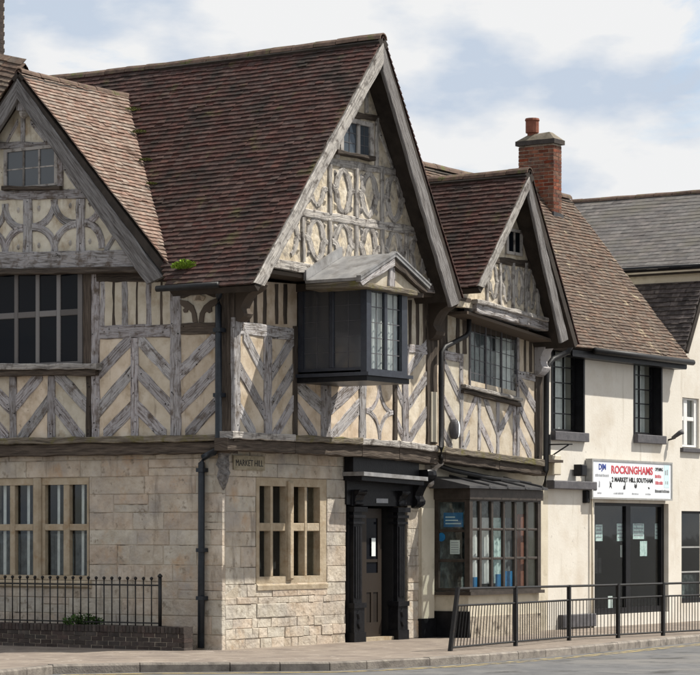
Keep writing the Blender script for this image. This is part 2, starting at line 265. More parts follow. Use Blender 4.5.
def quad(name, pl, a0, a1, b0, b1, th, mat, parent, w=0.0, jit=0.010, ch=0.012, raw=False):
    if not raw: a0, a1, b0, b1 = pl.uz(*a0), pl.uz(*a1), pl.uz(*b0), pl.uz(*b1)
    a0, a1, b0, b1 = map(Vector, (a0, a1, b0, b1))
    n = max(2, int((a1-a0).length/0.20)+1); w += jn(0.002)
    if name in ('post', 'rail', 'brace', 'corner_post') and (a1-a0).length > 0.35:
        L_ = (a1-a0).length
        for e in (0.0, 1.0):
            for k in range(random.choice((0, 1, 1, 2))):
                t = abs(e-random.uniform(0.03, 0.14)/L_*(1+k*0.6)); c = a0.lerp(a1, t).lerp(b0.lerp(b1, t), random.uniform(0.25, 0.75)); PEGS.append((pl, c.x, c.y, w))
        for k in range(int(L_/0.9)):
            t = random.uniform(0.1, 0.9); c = a0.lerp(a1, t).lerp(b0.lerp(b1, t), random.choice((0.22, 0.78))); PEGS.append((pl, c.x, c.y, w))
    return sweep(name, pl, [(a0.lerp(a1, i/n), b0.lerp(b1, i/n)) for i in range(n+1)], w-th, w, mat, parent, ch, jit)
def Vp(parent, pl, x0, x1, y0, y1, name='post', mat=None, th=0.13, w=0.004, **k): return quad(name, pl, (x0, y1), (x0, y0), (x1, y1), (x1, y0), th, mat or OAK, parent, w, **k)
def Hb(parent, pl, x0, y0, x1, y1, t, name='rail', mat=None, th=0.13, w=0.0, **k): return quad(name, pl, (x0, y0), (x1, y1), (x0, y0+t), (x1, y1+t), th, mat or OAK, parent, w, **k)
def Db(parent, pl, x0, y0, x1, y1, t, name='brace', mat=None, th=0.12, w=-0.006, **k): return quad(name, pl, (x0, y0-t/2), (x1, y1-t/2), (x0, y0+t/2), (x1, y1+t/2), th, mat or OAK, parent, w, **k)
def arc(parent, pl, cu, cz, ru, rz, a0, a1, wd, name='curved_brace', mat=None, th=0.1, w=-0.006, n=7):
    st = []
    for i in range(n+1):
        a = a0+(a1-a0)*i/n; c, s = math.cos(a), math.sin(a)
        st.append(((cu+(ru-wd/2)*c, cz+(rz-wd/2)*s), (cu+(ru+wd/2)*c, cz+(rz+wd/2)*s)))
    return sweep(name, pl, st, w-th, w, mat or OAK, parent, 0.012, 0.004)
def panel(parent, pl, x0, x1, yl0, yl1, yr0=None, yr1=None, mat=None, w=-0.021, th=0.09, name='plaster_panel'):
    yr0 = yl0 if yr0 is None else yr0; yr1 = yl1 if yr1 is None else yr1
    q = [pl.uz(x0, yl1), pl.uz(x1, yr1), pl.uz(x1, yr0), pl.uz(x0, yl0)]
    return prism(name, pl, q, w-th, w+jn(0.003), mat or PLAST, parent)
def holed(name, pl, u0, u1, z0, z1, holes, dep, mat, parent, w=0.0):
    """a wall face with openings and their reveals, dep thick"""
    us = sorted({u0, u1, *[h[0] for h in holes], *[h[1] for h in holes]}); zs = sorted({z0, z1, *[h[2] for h in holes], *[h[3] for h in holes]})
    V, Fc, ix = [], [], {}
    def vi(u, z, b):
        k = (u, z, b)
        if k not in ix: ix[k] = len(V); V.append(pl.P(u, z, w-(dep if b else 0)))
        return ix[k]
    def solid(i, j):
        if i < 0 or j < 0 or i >= len(us)-1 or j >= len(zs)-1: return False
        a, b = (us[i]+us[i+1])/2, (zs[j]+zs[j+1])/2
        return not any(h[0] < a < h[1] and h[2] < b < h[3] for h in holes)
    for i in range(len(us)-1):
        for j in range(len(zs)-1):
            if not solid(i, j): continue
            a, b, c, d = us[i], us[i+1], zs[j], zs[j+1]
            for bk in (0, 1): Fc.append((vi(a, c, bk), vi(b, c, bk), vi(b, d, bk), vi(a, d, bk)))
            if not solid(i-1, j): Fc.append((vi(a, c, 0), vi(a, d, 0), vi(a, d, 1), vi(a, c, 1)))
            if not solid(i+1, j): Fc.append((vi(b, c, 0), vi(b, d, 0), vi(b, d, 1), vi(b, c, 1)))
            if not solid(i, j-1): Fc.append((vi(a, c, 0), vi(b, c, 0), vi(b, c, 1), vi(a, c, 1)))
            if not solid(i, j+1): Fc.append((vi(a, d, 0), vi(b, d, 0), vi(b, d, 1), vi(a, d, 1)))
    return mesh(name, V, Fc, mat, parent)
def block(name, pl, u0, u1, z0, z1, w0, w1, c, mat, parent, rough=0.004):
    V = []
    for (w, q, r) in ((w0, 0, 0), (w1-c, 0, rough), (w1, c, rough)):
        for (u, z) in ((u0+q, z0+q), (u1-q, z0+q), (u1-q, z1-q), (u0+q, z1-q)): V.append(pl.P(u+jn(r), z+jn(r), w+jn(r*0.6)))
    Fc = [(0, 1, 2, 3), (8, 9, 10, 11)]
    for k in (0, 4): Fc += [(k+i, k+(i+1) % 4, k+4+(i+1) % 4, k+4+i) for i in range(4)]
    return mesh(name, V, Fc, mat, parent)
def curtain(name, pl, u0, u1, z0, z1, w, mat, parent, amp=0.02, fold=0.09):
    n = max(6, int((u1-u0)/fold*6)); V = []; f = 0
    for i in range(n+1):
        u = u0+(u1-u0)*i/n; d = amp*math.sin(2*math.pi*(u-u0)/fold+f)+jn(0.003)
        V += [pl.P(u, z0, w+d), pl.P(u, z1, w+d*0.6)]
    return mesh(name, V, [(2*i, 2*i+2, 2*i+3, 2*i+1) for i in range(n)], mat, parent, smooth=True, recalc=False)
def window(parent, pl, lights, rows, outer, dep, fmat, gmat, pane_w=None, bars=None, cames=None, name='window', back=None, cmat=None, lw=0.010, cgrid=None):
    """framed window. lights: [(x0,x1)], rows: [(y0,y1)], outer (x0,x1,y0,y1), all read on the frame's front face; > mullion, transom, pane"""
    xm = (outer[0]+outer[1])/2; ym = (outer[2]+outer[3])/2
    U = [(pl.u(a), pl.u(b)) for a, b in lights]; Z = [(pl.z(xm, b), pl.z(xm, a)) for a, b in rows]
    uo0, uo1, zo0, zo1 = pl.u(outer[0]), pl.u(outer[1]), pl.z(xm, outer[3]), pl.z(xm, outer[2])
    u0, u1 = U[0][0], U[-1][1]; z1, z0 = Z[0][1], Z[-1][0]
    fr = holed(name, pl, uo0, uo1, zo0, zo1, [(u0, u1, z0, z1)], dep, fmat, parent)
    for (a, b) in zip(U[:-1], U[1:]): block('mullion', pl, a[1], b[0], z0, z1, -dep+0.004, -0.006, 0.008, fmat, fr, 0.0015)
    for (a, b) in zip(Z[:-1], Z[1:]): 
        for (p, q) in U: block('transom', pl, p, q, b[1], a[0], -dep+0.006, -0.009, 0.008, fmat, fr, 0.0015)
    pw = -dep+0.02 if pane_w is None else pane_w
    for (a, b) in U:
        for (c, d) in Z:
            box('pane', pl, a-0.002, b+0.002, c-0.002, d+0.002, pw-0.006, pw, gmat, fr)
            if cgrid:
                for i in range(1, cgrid[0]): t = a+(b-a)*i/cgrid[0]; box('glazing_bar', pl, t-lw/2, t+lw/2, c, d, pw-0.001, pw+0.007, cmat or fmat, fr)
                for i in range(1, cgrid[1]): t = c+(d-c)*i/cgrid[1]; box('glazing_bar', pl, a, b, t-lw/2, t+lw/2, pw-0.0015, pw+0.006, cmat or fmat, fr)
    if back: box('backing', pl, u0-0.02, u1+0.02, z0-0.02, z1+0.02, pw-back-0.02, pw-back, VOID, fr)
    return fr, U, Z, pw
def text(body, size, pl, u, z, w, mat, parent, sx=1.0, name='lettering', width=None, bold=0.0):
    cu = bpy.data.curves.new(name, 'FONT'); cu.body = body; cu.size = size; cu.extrude = 0.002; cu.offset = bold; cu.resolution_u = 3
    o = bpy.data.objects.new(name, cu); me = bpy.data.meshes.new_from_object(o); bpy.data.objects.remove(o)
    xs = [v.co.x for v in me.vertices]
    if width: sx = width/(max(xs)-min(xs))
    x0 = min(xs)
    for v in me.vertices: v.co = pl.P(u+(v.co.x-x0)*sx, z+v.co.y, w+v.co.z)
    me.materials.clear(); me.materials.append(mat); me.update()
    return link(bpy.data.objects.new(name, me), parent)
def slope(parent, ea, eb, ra, rb, tmat, name='roof', gauge=0.108, tw=0.168, dt=0.12, sag=0.03, lift=0.036, seed=0, rough=1.0, mid=()):
    """a tiled slope between eave ea-eb and ridge ra-rb: solid deck with every tile laid in staggered courses"""
    ea, eb, ra, rb = map(Vector, (ea, eb, ra, rb)); e = (eb-ea).normalized(); nm = e.cross(ra-ea).normalized()
    if nm.z < 0: nm = -nm
    up = nm.cross(e).normalized()
    if up.z < 0: up = -up
    C = [ea, eb, rb, ra]+[Vector(q) for q in mid]; NC = len(C)      # mid: further corners between ra and ea
    poly = [((p-ea).dot(e), (p-ea).dot(up)) for p in C]; SM = min(p[0] for p in poly)
    S = max(p[0] for p in poly)-min(p[0] for p in poly); T = max(p[1] for p in poly)
    V = [p-nm*0.05 for p in C]+[p-nm*(0.05+dt) for p in C]
    dk = mesh(name, V, [tuple(range(NC)), tuple(range(NC, 2*NC))]+[(i, (i+1) % NC, NC+(i+1) % NC, NC+i) for i in range(NC)], DECK, parent)
    V, Fc = [], []; rng = random.Random(seed)
    def rng_at(t):
        xs = []
        for i in range(NC):
            (s0, t0), (s1, t1) = poly[i], poly[(i+1) % NC]
            if abs(t1-t0) > 1e-6 and min(t0, t1)-1e-6 <= t <= max(t0, t1)+1e-6: xs.append(s0+(s1-s0)*(t-t0)/(t1-t0))
        return (min(xs), max(xs)) if len(xs) > 1 else None
    def pt(s, t, h):
        g = -sag*math.sin(math.pi*min(max((s-SM)/S, 0), 1))*math.sin(math.pi*min(max(t/T, 0), 1))+0.014*noise.noise((s*0.7+seed, t*0.7, seed*3.1))
        return ea+e*s+up*t+nm*(h+g)
    k = 0; t = -0.03
    while t < T-0.02:
        g = rng_at(min(max(t+gauge*0.5, 0.001), T-0.001))
        if g:
            s = g[0]-(tw/2 if k % 2 else 0)-rng.uniform(0, 0.02)
            wv = rng.uniform(-0.004, 0.004)
            while s < g[1]:
                a, b = max(s, g[0])+0.001, min(s+tw, g[1])-0.001; s += tw
                if b-a < 0.03: continue
                j = rng.gauss(0, 0.0045)*rough+wv; h = lift+rng.gauss(0, 0.0025)*rough; sk = rng.gauss(0, 0.002)*rough
                if rng.random() < 0.012*rough: j -= rng.uniform(0.01, 0.03); h += 0.008
                tt = min(t+gauge*1.5, T+0.01)
                o = len(V)
                V += [pt(a, t+j, h), pt(b, t+j+sk, h+sk), pt(b, tt, 0.002), pt(a, tt, 0.002), pt(a, t+j, h-0.030), pt(b, t+j+sk, h+sk-0.030)]
                Fc += [(o, o+1, o+2, o+3), (o+4, o+5, o+1, o), (o, o+3, o+4), (o+1, o+5, o+2)]
        t += gauge; k += 1
    tag(mesh('tiles', V, Fc, tmat, dk, recalc=False), kind='stuff')
    return dk
def ridge_tiles(dk, a, b, r=0.11, ln=0.42, mat=None, sagz=0.0):
    a, b = Vector(a), Vector(b); D = (b-a); n = max(1, int(D.length/ln)); ax = D.normalized(); y = Vector((0, 0, 1))-ax*ax.z; y.normalize(); x = ax.cross(y)
    for i in range(n):
        p, q = a+D*(i/n)+ax*0.006, a+D*((i+1)/n)-ax*0.006; V = []
        for j, P in enumerate((p, q)):
            P = P+Vector((0, 0, -sagz*math.sin(math.pi*(i+j)/n)+jn(0.008)-r*0.35))
            for rr in (r, r-0.02): V += [P+x*rr*math.cos(math.pi*m/6)+y*rr*math.sin(math.pi*m/6) for m in range(7)]
        Fc = []
        for m in range(6): Fc += [(m, m+1, 14+m+1, 14+m), (7+m, 21+m, 21+m+1, 8+m), (m, 7+m, 8+m, m+1), (14+m, 15+m, 22+m, 21+m)]
        Fc += [(0, 14, 21, 7), (6, 13, 27, 20)]
        mesh('ridge_tile', V, Fc, mat or RIDGE, dk)
def add3(P, d, k, z=0.0): return (P[0]+d[0]*k, P[1]+d[1]*k, P[2]+z)
# ------------------------------------------------------------------ ground, pavement, kerb
def gp(x, y, z=0.0):
    t = F*(EYE-z)/(y-HY); return Vector(((x-CX)/F*t, t, z))
gnd = mesh('ground', [(-1500, -300, -0.12), (1500, -300, -0.12), (1500, 2500, -0.12), (-1500, 2500, -0.12)], [(0, 1, 2, 3)], ASPH); tag(gnd, kind='structure')
kp = [Vector((-14, 28.5, 0)), gp(-140, 684), gp(-60, 678), gp(0, 671), gp(53, 665), gp(140, 663.4), gp(230, 662.8), gp(330, 662), gp(367, 660.5), gp(430, 657.5), gp(490, 653.5), gp(572, 647), gp(640, 640.5), gp(700, 635), gp(780, 628), gp(1000, 612)]
def dense(pts, step):
    out = [pts[0]]
    for a, b in zip(pts[:-1], pts[1:]):
        n = max(1, round((b-a).length/step))
        out += [a.lerp(b, i/n) for i in range(1, n+1)]
    return out
kd = dense(kp, 0.9)
def offs(pts, d):
    out = []
    for i, p in enumerate(pts):
        t = (pts[min(i+1, len(pts)-1)]-pts[max(i-1, 0)]).normalized(); out.append(p+Vector((t.y, -t.x, 0))*d)
    return out
ki = offs(kd, -0.13)
V = [(p.x, p.y, 0.0) for p in ki]+[(p.x*1.4, 130.0, 0.0) for p in ki]; n = len(ki)
me = bpy.data.meshes.new('pavement'); me.from_pydata(V, [], [(i, i+1, n+i+1, n+i) for i in range(n-1)]); me.materials.append(PAVE)
pav = link(bpy.data.objects.new('pavement', me), None); tag(pav, kind='structure')
for i in range(len(kd)-1):
    a, b, c, d = kd[i], kd[i+1], ki[i+1], ki[i]; q = (b-a).normalized()*0.006; j = jn(0.006)
    drop = 0.0
    V = []
    for z, o in ((-0.16, 0), (-0.02-drop, 0), (0.004+j-drop, 0.018)):
        n = (c-b).normalized()*o
        V += [(a+q+n).to_tuple()[:2]+(z,), (b-q+n).to_tuple()[:2]+(z,), (c-q).to_tuple()[:2]+(z,), (d+q).to_tuple()[:2]+(z,)]
    Fc = [(0, 1, 2, 3), (8, 9, 10, 11)]+[(k+m, k+(m+1) % 4, k+4+(m+1) % 4, k+4+m) for k in (0, 4) for m in range(4)]
    mesh('kerbstone', V, Fc, KERB, pav)
for dist in (0.25, 0.42):
    A, B = offs(kd, dist), offs(kd, dist+0.075)
    V = [(p.x, p.y, -0.116) for p in A]+[(p.x, p.y, -0.116) for p in B]; n = len(A)
    ml = mesh('road_marking', V, [(i, i+1, n+i+1, n+i) for i in range(n-1)], YELLOW, recalc=False); tag(ml, kind='structure')

# ------------------------------------------------------------------ the timber framed corner house
HO = empty('timber_framed_house', (C0[0], C0[1], 0), 'large timber-framed corner house on stone ground floor with steep tiled gables', 'house')
MB().box(R0, 0.5, 9.6, 0.0, 5.5, -9.5, -1.15).build('light_block_core', VOID, HO)  # unseen dark core added inside the house to stop light leaking through
def stonework(wall, pl, u0, u1, z0, z1, holes, ch, rnd, seed, lmin=0.32, lmax=0.95, c=0.010, rough=0.004, wj=0.008, mat=None, tiltf=None):
    rg = random.Random(seed); keys = sorted({z0, z1, *[h[2] for h in holes], *[h[3] for h in holes]}); keys = [k for k in keys if z0 <= k <= z1]
    for ka, kb in zip(keys[:-1], keys[1:]):
        n = max(1, round((kb-ka)/ch)); zs = [ka+(kb-ka)*i/n+(rg.uniform(-rnd, rnd) if 0 < i < n else 0) for i in range(n+1)]
        for za, zb in zip(zs[:-1], zs[1:]):
            iv = [(u0, u1)]
            for h in holes:
                if h[2] < (za+zb)/2 < h[3]:
                    nv = []
                    for a, b in iv:
                        if h[0] > a: nv.append((a, min(b, h[0])))
                        if h[1] < b: nv.append((max(a, h[1]), b))
                    iv = [q for q in nv if q[1]-q[0] > 0.03]
            for a, b in iv:
                p = a
                while p < b-0.02:
                    q = p+rg.uniform(lmin, lmax)*(0.7 if zb-za < 0.2 else 1)
                    if b-q < 0.2: q = b
                    parts = [(za, zb)]
                    if zb-za > 0.24 and rg.random() < 0.10: m = za+(zb-za)*rg.uniform(0.4, 0.6); parts = [(za, m), (m, zb)]
                    for pa, pb in parts: block('stone', pl, p+0.003, q-0.003, pa+0.003, pb-0.003, -0.09, rg.uniform(-wj, wj*0.5), c, mat or STONE, wall, rough)
                    p = q
zB = L0.z(110, 455)
# left wall: window opening, stones
LW = (L0.u(-16), L0.u(89), L0.z(36, 580), L0.z(36, 478))
wl = holed('stone_wall', L0, -8.0, -0.012, -0.1, zB+0.2, [LW], 0.42, MORTAR, HO, w=-0.012)
stonework(wl, L0, -8.0, 0.0, -0.02, zB+0.15, [LW], 0.265, 0.03, 3, 0.4, 1.15)
ww, U, Z, pw = window(HO, L0.off(-0.02), [(-10, 9.5), (14.5, 32.5), (44.5, 63), (69, 87)], [(485, 524), (530.5, 575)], (-15.9, 88.8, 478.2, 579.5), 0.10, STONEY, GLASS, back=0.5)
block('king_mullion', L0, L0.u(33.5), L0.u(41), LW[2], LW[3], -0.10, 0.035, 0.03, STONEY, ww, 0.002)
for (a, b) in U:
    curtain('curtain', L0, a+(b-a)*0.50, a+(b-a)*0.66, Z[1][0], Z[0][1], pw-0.035, CURT, ww, 0.012, 0.05)
    curtain('curtain', L0, a-0.05, b+0.05, Z[1][0], Z[1][1]-0.05, pw-0.16, CURTG, ww, 0.02, 0.08)
block('sill', L0, LW[0]-0.05, LW[1]+0.05, LW[2]-0.12, LW[2], -0.1, 0.05, 0.03, STONEY, ww)
# right wall up to the doorway
zBR = R0.z(300, 459)
RW = (R0.u(256), R0.u(327), R0.z(290, 583), R0.z(290, 478))
uD0 = R0.u(346)
wr = holed('stone_wall', R0, 0.03, uD0, -0.1, zBR+0.2, [RW], 0.45, MORTAR, HO, w=-0.024)
zl = R0.z(290, 586)
stonework(wr, R0, 0.095, uD0, RW[2], zBR+0.15, [RW], 0.29, 0.03, 8, 0.35, 0.9, c=0.007)
stonework(wr, R0, 0.095, uD0, -0.02, RW[2], [], 0.175, 0.035, 9, 0.20, 0.80, c=0.007, rough=0.008, wj=0.013)
ww, U, Z, pw = window(HO, R0.off(-0.012), [(259.5, 271), (273.5, 286.5), (293, 305), (307.5, 320)], [(486.5, 523), (531, 576)], (256.2, 326.8, 478.3, 582.5), 0.14, STONEY, GLASS, back=0.4)
block('king_mullion', R0, R0.u(287.2), R0.u(292.2), RW[2]+0.05, RW[3]-0.05, -0.1, 0.05, 0.03, STONEY, ww, 0.002)
q = [(RW[2]-0.10, -0.05), (RW[2]-0.10, 0.012), (RW[2]-0.03, 0.014), (RW[2]+0.11, -0.10), (RW[2]+0.11, -0.14)]
V = [R0.P(u, z, w) for u in (RW[0]+0.03, RW[1]+0.02) for z, w in q]
mesh('sill', V, [(0, 1, 2, 3, 4), (5, 6, 7, 8, 9)]+[(i, (i+1) % 5, 5+(i+1) % 5, 5+i) for i in range(5)], STONEY, ww)
# stone and painted wall to the right of the doorway
uD1 = R0.u(408); uE = R0.u(548)
w2 = holed('stone_wall', R0, uD1, R0.u(419), -0.1, zBR+0.2, [], 0.4, MORTAR, HO, w=-0.016)
stonework(w2, R0, uD1, R0.u(419), 0, zBR+0.15, [], 0.3, 0.03, 12, 0.5, 0.6)
box('painted_wall', R0, R0.u(419), uE, -0.1, zBR+0.25, -0.4, 0.0, RENDER2, HO)
box('painted_pier', R0, R0.u(419.5), R0.u(432), 0.32, R0.z(425, 508), -0.01, 0.045, RENDER2, HO)
box('black_plinth', R0, R0.u(418.5), R0.u(433), -0.05, 0.33, -0.02, 0.06, BLACK, HO)
# jetty undersides
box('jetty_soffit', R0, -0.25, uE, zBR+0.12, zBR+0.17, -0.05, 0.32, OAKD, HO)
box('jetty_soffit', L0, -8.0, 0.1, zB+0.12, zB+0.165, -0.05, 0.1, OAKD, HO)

# ------------- upper walls, left side
B14, B10 = L1.off(0.14), L1.off(0.09)
Hb(HO, B14, -140, 440.5, 215, 434.5, 6.5, 'bressumer', OAKM, th=0.2); Hb(HO, B14, 215, 434.5, 234, 434, 6.5, 'bressumer', OAKD, th=0.2)
Hb(HO, B10, -140, 447, 229, 441, 12, 'bressumer', OAKD, th=0.22, w=-0.01)
for (x0, x1, y0, y1) in ((-64, 9.5, 374, 440), (15, 47.5, 374, 440), (54, 92, 374, 440), (99, 170, 279, 328), (98, 131, 336, 438), (137, 170, 336, 438), (180, 217, 284, 326), (180, 217, 333, 438), (-140, -64, 276, 440)):
    panel(HO, L1, x0, x1, y0, y1)
panel(HO, L1, -60, 92, 250, 374, mat=OAKD, w=-0.14, th=0.05, name='inner_lining')
Vp(HO, L1, 91, 99, 272, 437); Vp(HO, L1, 169.5, 180.5, 281, 436); Vp(HO, L1, 130.5, 138, 338, 436)
a, b = L1.uz(216, 436), L1.uz(216, 284)
quad('corner_post', L1, a, b, (0.275, a[1]), (0.275, b[1]), 0.14, OAKD, HO, 0.006, raw=True)
Hb(HO, L1, 98, 325.5, 170, 324, 13.5); Hb(HO, L1, 180.5, 323, 216, 322.5, 12, mat=OAKD)
Hb(HO, L1, 88, 270, 181, 270, 12, 'wall_plate', OAKD); Hb(HO, L1, 180, 272, 222, 272, 13, 'wall_plate', OAKD)
for x0, x1 in ((99.5, 104), (111.5, 114.5), (121, 127), (135, 137.5), (145, 151), (159.5, 162)): Vp(HO, L1, x0, x1, 281, 326, 'stud', OAKD if x1-x0 < 4 else OAK, w=-0.01)
for (x0, y0, x1, y1) in ((98.5, 372, 131, 338), (98.5, 410, 131, 371), (103, 437, 131, 408), (137.5, 338, 170, 374), (137.5, 372, 170, 407), (137.5, 408, 166, 438), (180, 373, 216, 337), (180, 406, 216, 369), (185, 437, 216, 402)):
    Db(HO, L1, x0, y0, x1, y1, 16.5)
# below the wide window
Vp(HO, L1, 9, 16, 376, 438); Vp(HO, L1, 47, 54.5, 376, 438); Vp(HO, L1, 85.5, 91, 376, 438, mat=OAKD); Vp(HO, L1, -31, -24, 376, 438); Vp(HO, L1, -70, -60, 274, 438); Vp(HO, L1, -105, -98, 276, 440)
for (x0, y0, x1, y1) in ((15, 404, 42, 372), (17, 443, 48, 401), (54, 372, 86, 406), (54, 404, 84, 443), (-24, 372, 10, 408), (-24, 404, 8, 440), (-60, 406, -31, 372), (-56, 440, -31, 403)):
    Db(HO, L1, x0, y0, x1, y1, 17)
ww, U, Z, pw = window(HO, L1.off(0.03), [(-46, -28.5), (-25, -7.5), (-3.8, 13.8), (17.4, 35), (38.7, 56), (59.8, 77.6)], [(274, 312.5), (318.5, 364)], (-53, 82, 268, 366), 0.05, OAKG, GLASSD)
Vp(HO, L1.off(0.03), 82, 90, 270, 367, 'window_jamb', OAKD, w=-0.02)
Hb(HO, L1.off(0.14), -62, 364, 96, 363.5, 5.5, 'window_sill', OAKP, th=0.2); Hb(HO, L1.off(0.09), -62, 370, 95, 369, 6.5, 'window_sill', OAKD, th=0.16)
# carved trefoil beside the corner
def zpx(pts): return [L1.uz(100+x/4.82, 250+y/4.82) for x, y in pts]
for pts in ([(446, 348), (441, 305), (425, 284), (418, 300), (404, 302), (398, 288), (408, 280), (386, 262), (384, 240), (420, 246), (448, 268), (462, 305), (468, 348)],
            [(474, 348), (480, 305), (500, 268), (530, 244), (562, 232), (562, 262), (536, 276), (538, 296), (524, 304), (512, 296), (502, 305), (496, 348)]):
    prism('carved_brace', L1, zpx(pts), -0.08, 0.0, OAKD, HO)
for pts in ([(455, 245), (472, 190), (490, 245)], [(440, 225), (470, 215), (475, 240), (450, 245)], [(505, 225), (475, 215), (472, 240), (495, 245)]):
    prism('carved_leaf', L1, zpx(pts), -0.08, -0.004, PLAST, HO)
for pts in ([(384, 205), (450, 190), (440, 215), (400, 232), (384, 232)], [(496, 190), (562, 205), (562, 225), (545, 228), (505, 212)]):
    prism('carved_spandrel', L1, zpx(pts), -0.08, -0.006, OAKD, HO)
# ------------- left gable
def gable_lines(A, Fa, Fb): return A, Fa, Fb
lA, lF = L3.uz(18, 71), L3.uz(178, 277); lG = (2*lA[0]-lF[0], lF[1])
def tri(A, Fa, Fb, zb, dz):
    """gable wall outline under a verge A, feet Fa and Fb, from level zb, dz below the tiles"""
    def ua(Fx): return A[0]+(Fx[0]-A[0])*(A[1]-dz-zb)/(A[1]-Fx[1])
    return [(ua(Fa), zb), (ua(Fb), zb), (A[0], A[1]-dz)]
zg = L2.z(60, 262)
prism('gable_wall', L2, tri(lA, lG, lF, zg, 0.16), -0.15, -0.03, PLAST, HO)
Hb(HO, L2.off(0.06), -125, 254, 148, 250, 17, 'gable_beam', OAK, th=0.2); Hb(HO, L2.off(0.10), -125, 271, 140, 266, 6, 'gable_beam', OAKD, th=0.2)
Hb(HO, L2, -52, 191, 86, 189.5, 9.5); Hb(HO, L2, -18, 142.5, 53, 141.5, 7)
pst = [(-72, -64), (-23, -14), (22.5, 31.5), (75.5, 84)]
for a, b in pst: Vp(HO, L2, a, b, 199, 252)
Vp(HO, L2, 57, 62, 149, 190, 'stud'); Vp(HO, L2, -28, -24, 149, 190, 'stud')
cell = [(-64, -23), (-14, 22.5), (31.5, 75.5), (84, 122)]
zt, zb = L2.z(53, 199.5), L2.z(53, 251.5)
for k, (a, b) in enumerate(cell):
    ua, ub = L2.u(a), L2.u(b); ru = (ub-ua)/2+0.01; rz = (zt-zb)/2
    for cu, cz, q in ((ua, zb, 0), (ub, zb, 1), (ub, zt, 2), (ua, zt, 3)):
        if k == 3 and q in (1, 2) : continue
        if k == 3: ru = 0.34
        arc(HO, L2, cu, cz, ru, rz, q*math.pi/2, (q+1)*math.pi/2, 0.125, w=-0.008-0.0012*q)
        am = q*math.pi/2+math.pi/4; bu, bz = cu+ru*0.40*math.cos(am), cz+rz*0.40*math.sin(am)
        V = [L2.P(bu+0.035*math.cos(t), bz+0.055*math.sin(t), -0.035) for t in [i*math.pi/4 for i in range(8)]]+[L2.P(bu, bz, 0.015)]
        mesh('carved_boss', V, [(i, (i+1) % 8, 8) for i in range(8)], OAKP, HO)
Db(HO, L2, 62, 165, 80, 192, 8); Db(HO, L2, 104, 252, 122, 222, 8)
Db(HO, L2, 30, 122, 46, 142, 6); Db(HO, L2, 6, 142, 17, 122, 6); Vp(HO, L2, 20, 24, 108, 142, 'stud')
ww, U, Z, pw = window(HO, L2.off(0.01), [(6.5, 22), (24, 37.5), (39.5, 54)], [(150, 185.5)], (3.5, 57, 147, 187.5), 0.05, OAKP, GLASSG, pane_w=-0.025, cgrid=(1, 2), lw=0.02, cmat=OAKP)
Hb(HO, L2.off(0.08), 1, 186, 59, 186, 4, 'window_sill', OAKD, th=0.12)
# verge boards
Vb = L3.off(-0.03)
a0, a1, b0, b1 = L3.uz(17.5, 79), L3.uz(163, 277), L3.uz(17.5, 99), L3.uz(147, 284.5); m = lambda p: (2*a0[0]-p[0], p[1])
quad('bargeboard', L3.off(0.02), a0, a1, b0, b1, 0.07, OAKG, HO, 0.0, raw=True); quad('bargeboard', L3.off(0.02), m(a0), m(a1), m(b0), m(b1), 0.07, OAKG, HO, -0.003, raw=True)
Vp(HO, L3, 12.5, 22.5, 84, 110, 'pendant_post', OAK, th=0.22, w=-0.075)
uP, zP = L3.uz(17.5, 113)
MB().tube([L3.P(uP, zP+0.09, -0.16), L3.P(uP, zP+0.03, -0.16), L3.P(uP, zP-0.03, -0.16), L3.P(uP, zP-0.07, -0.16)], [0.06, 0.085, 0.07, 0.02], 10).build('pendant', OAKP, HO, True)
# ------------- upper walls, right side (main bay)
R1b = R1.off(0.13); R1c = R1.off(0.08)
bt = [(228, 431.5), (296, 435), (363, 438), (400, 441), (438, 445.5), (446, 446.5), (500, 454), (546, 460)]
for i, ((x0, y0), (x1, y1)) in enumerate(zip(bt[:-1], bt[1:])):
    Hb(HO, R1b, x0+(5 if i == 0 else 0), y0, x1, y1, 6.5, 'bressumer', OAKP if i in (0, 2, 3) else OAKM, th=0.25, w=0.002*(i % 2))
    Hb(HO, R1c, x0, y0+6.5, x1, y1+6.5, 12 if i < 4 else 9, 'bressumer', OAKD, th=0.25, w=-0.004-0.002*(i % 2))
zc0, zc1 = R1.z(236, 431), R1.z(236, 320)
def RV(x0, x1, y0, y1, nm='post', mat=None, **k): return Vp(HO, R1, x0, x1, y0, y1, nm, mat, **k)
def RH(x0, y0, x1, y1, t, nm='rail', mat=None, **k): return Hb(HO, R1, x0, y0, x1, y1, t, nm, mat, **k)
def RD(x0, y0, x1, y1, t, mat=None, **k): return Db(HO, R1, x0, y0, x1, y1, t, 'brace', mat, **k)
a, b = R1.uz(240.5, 432), R1.uz(240.5, 318)
quad('corner_post', R1, (-0.105, a[1]), (-0.105, b[1]), a, b, 0.06, OAK, HO, 0.004, raw=True)
a, b = R1.uz(247, 322), R1.uz(247, 276)
quad('corner_post', R1, (-0.105, a[1]), (-0.105, b[1]), a, b, 0.06, OAKD, HO, 0.0, raw=True)
for (x0, x1, y0, y1, z0, z1) in ((246, 298, 280, 326, 284, 330), (240, 298, 334, 434, 337, 436), (297, 360, 375, 438, 378, 440), (366, 396, 377, 441, 380, 443), (396, 428, 350, 443, 353, 445), (404, 432, 296, 348, 300, 352), (427, 445, 300, 446, 303, 448)):
    panel(HO, R1, x0, x1, y0, y1, z0, z1)
panel(HO, R1, 297, 406, 280, 378, 286, 382, mat=OAKD, w=-0.06, th=0.06, name='inner_lining')
RH(240, 321, 295, 328.5, 13); 
for x in (249, 256.3, 265.6, 277.5, 286): RV(x-2, x+2.2, 284, 324, 'stud', OAKD, w=-0.01)
RV(264.5, 272, 337, 434); RV(293.5, 298, 326, 436, mat=OAKD)
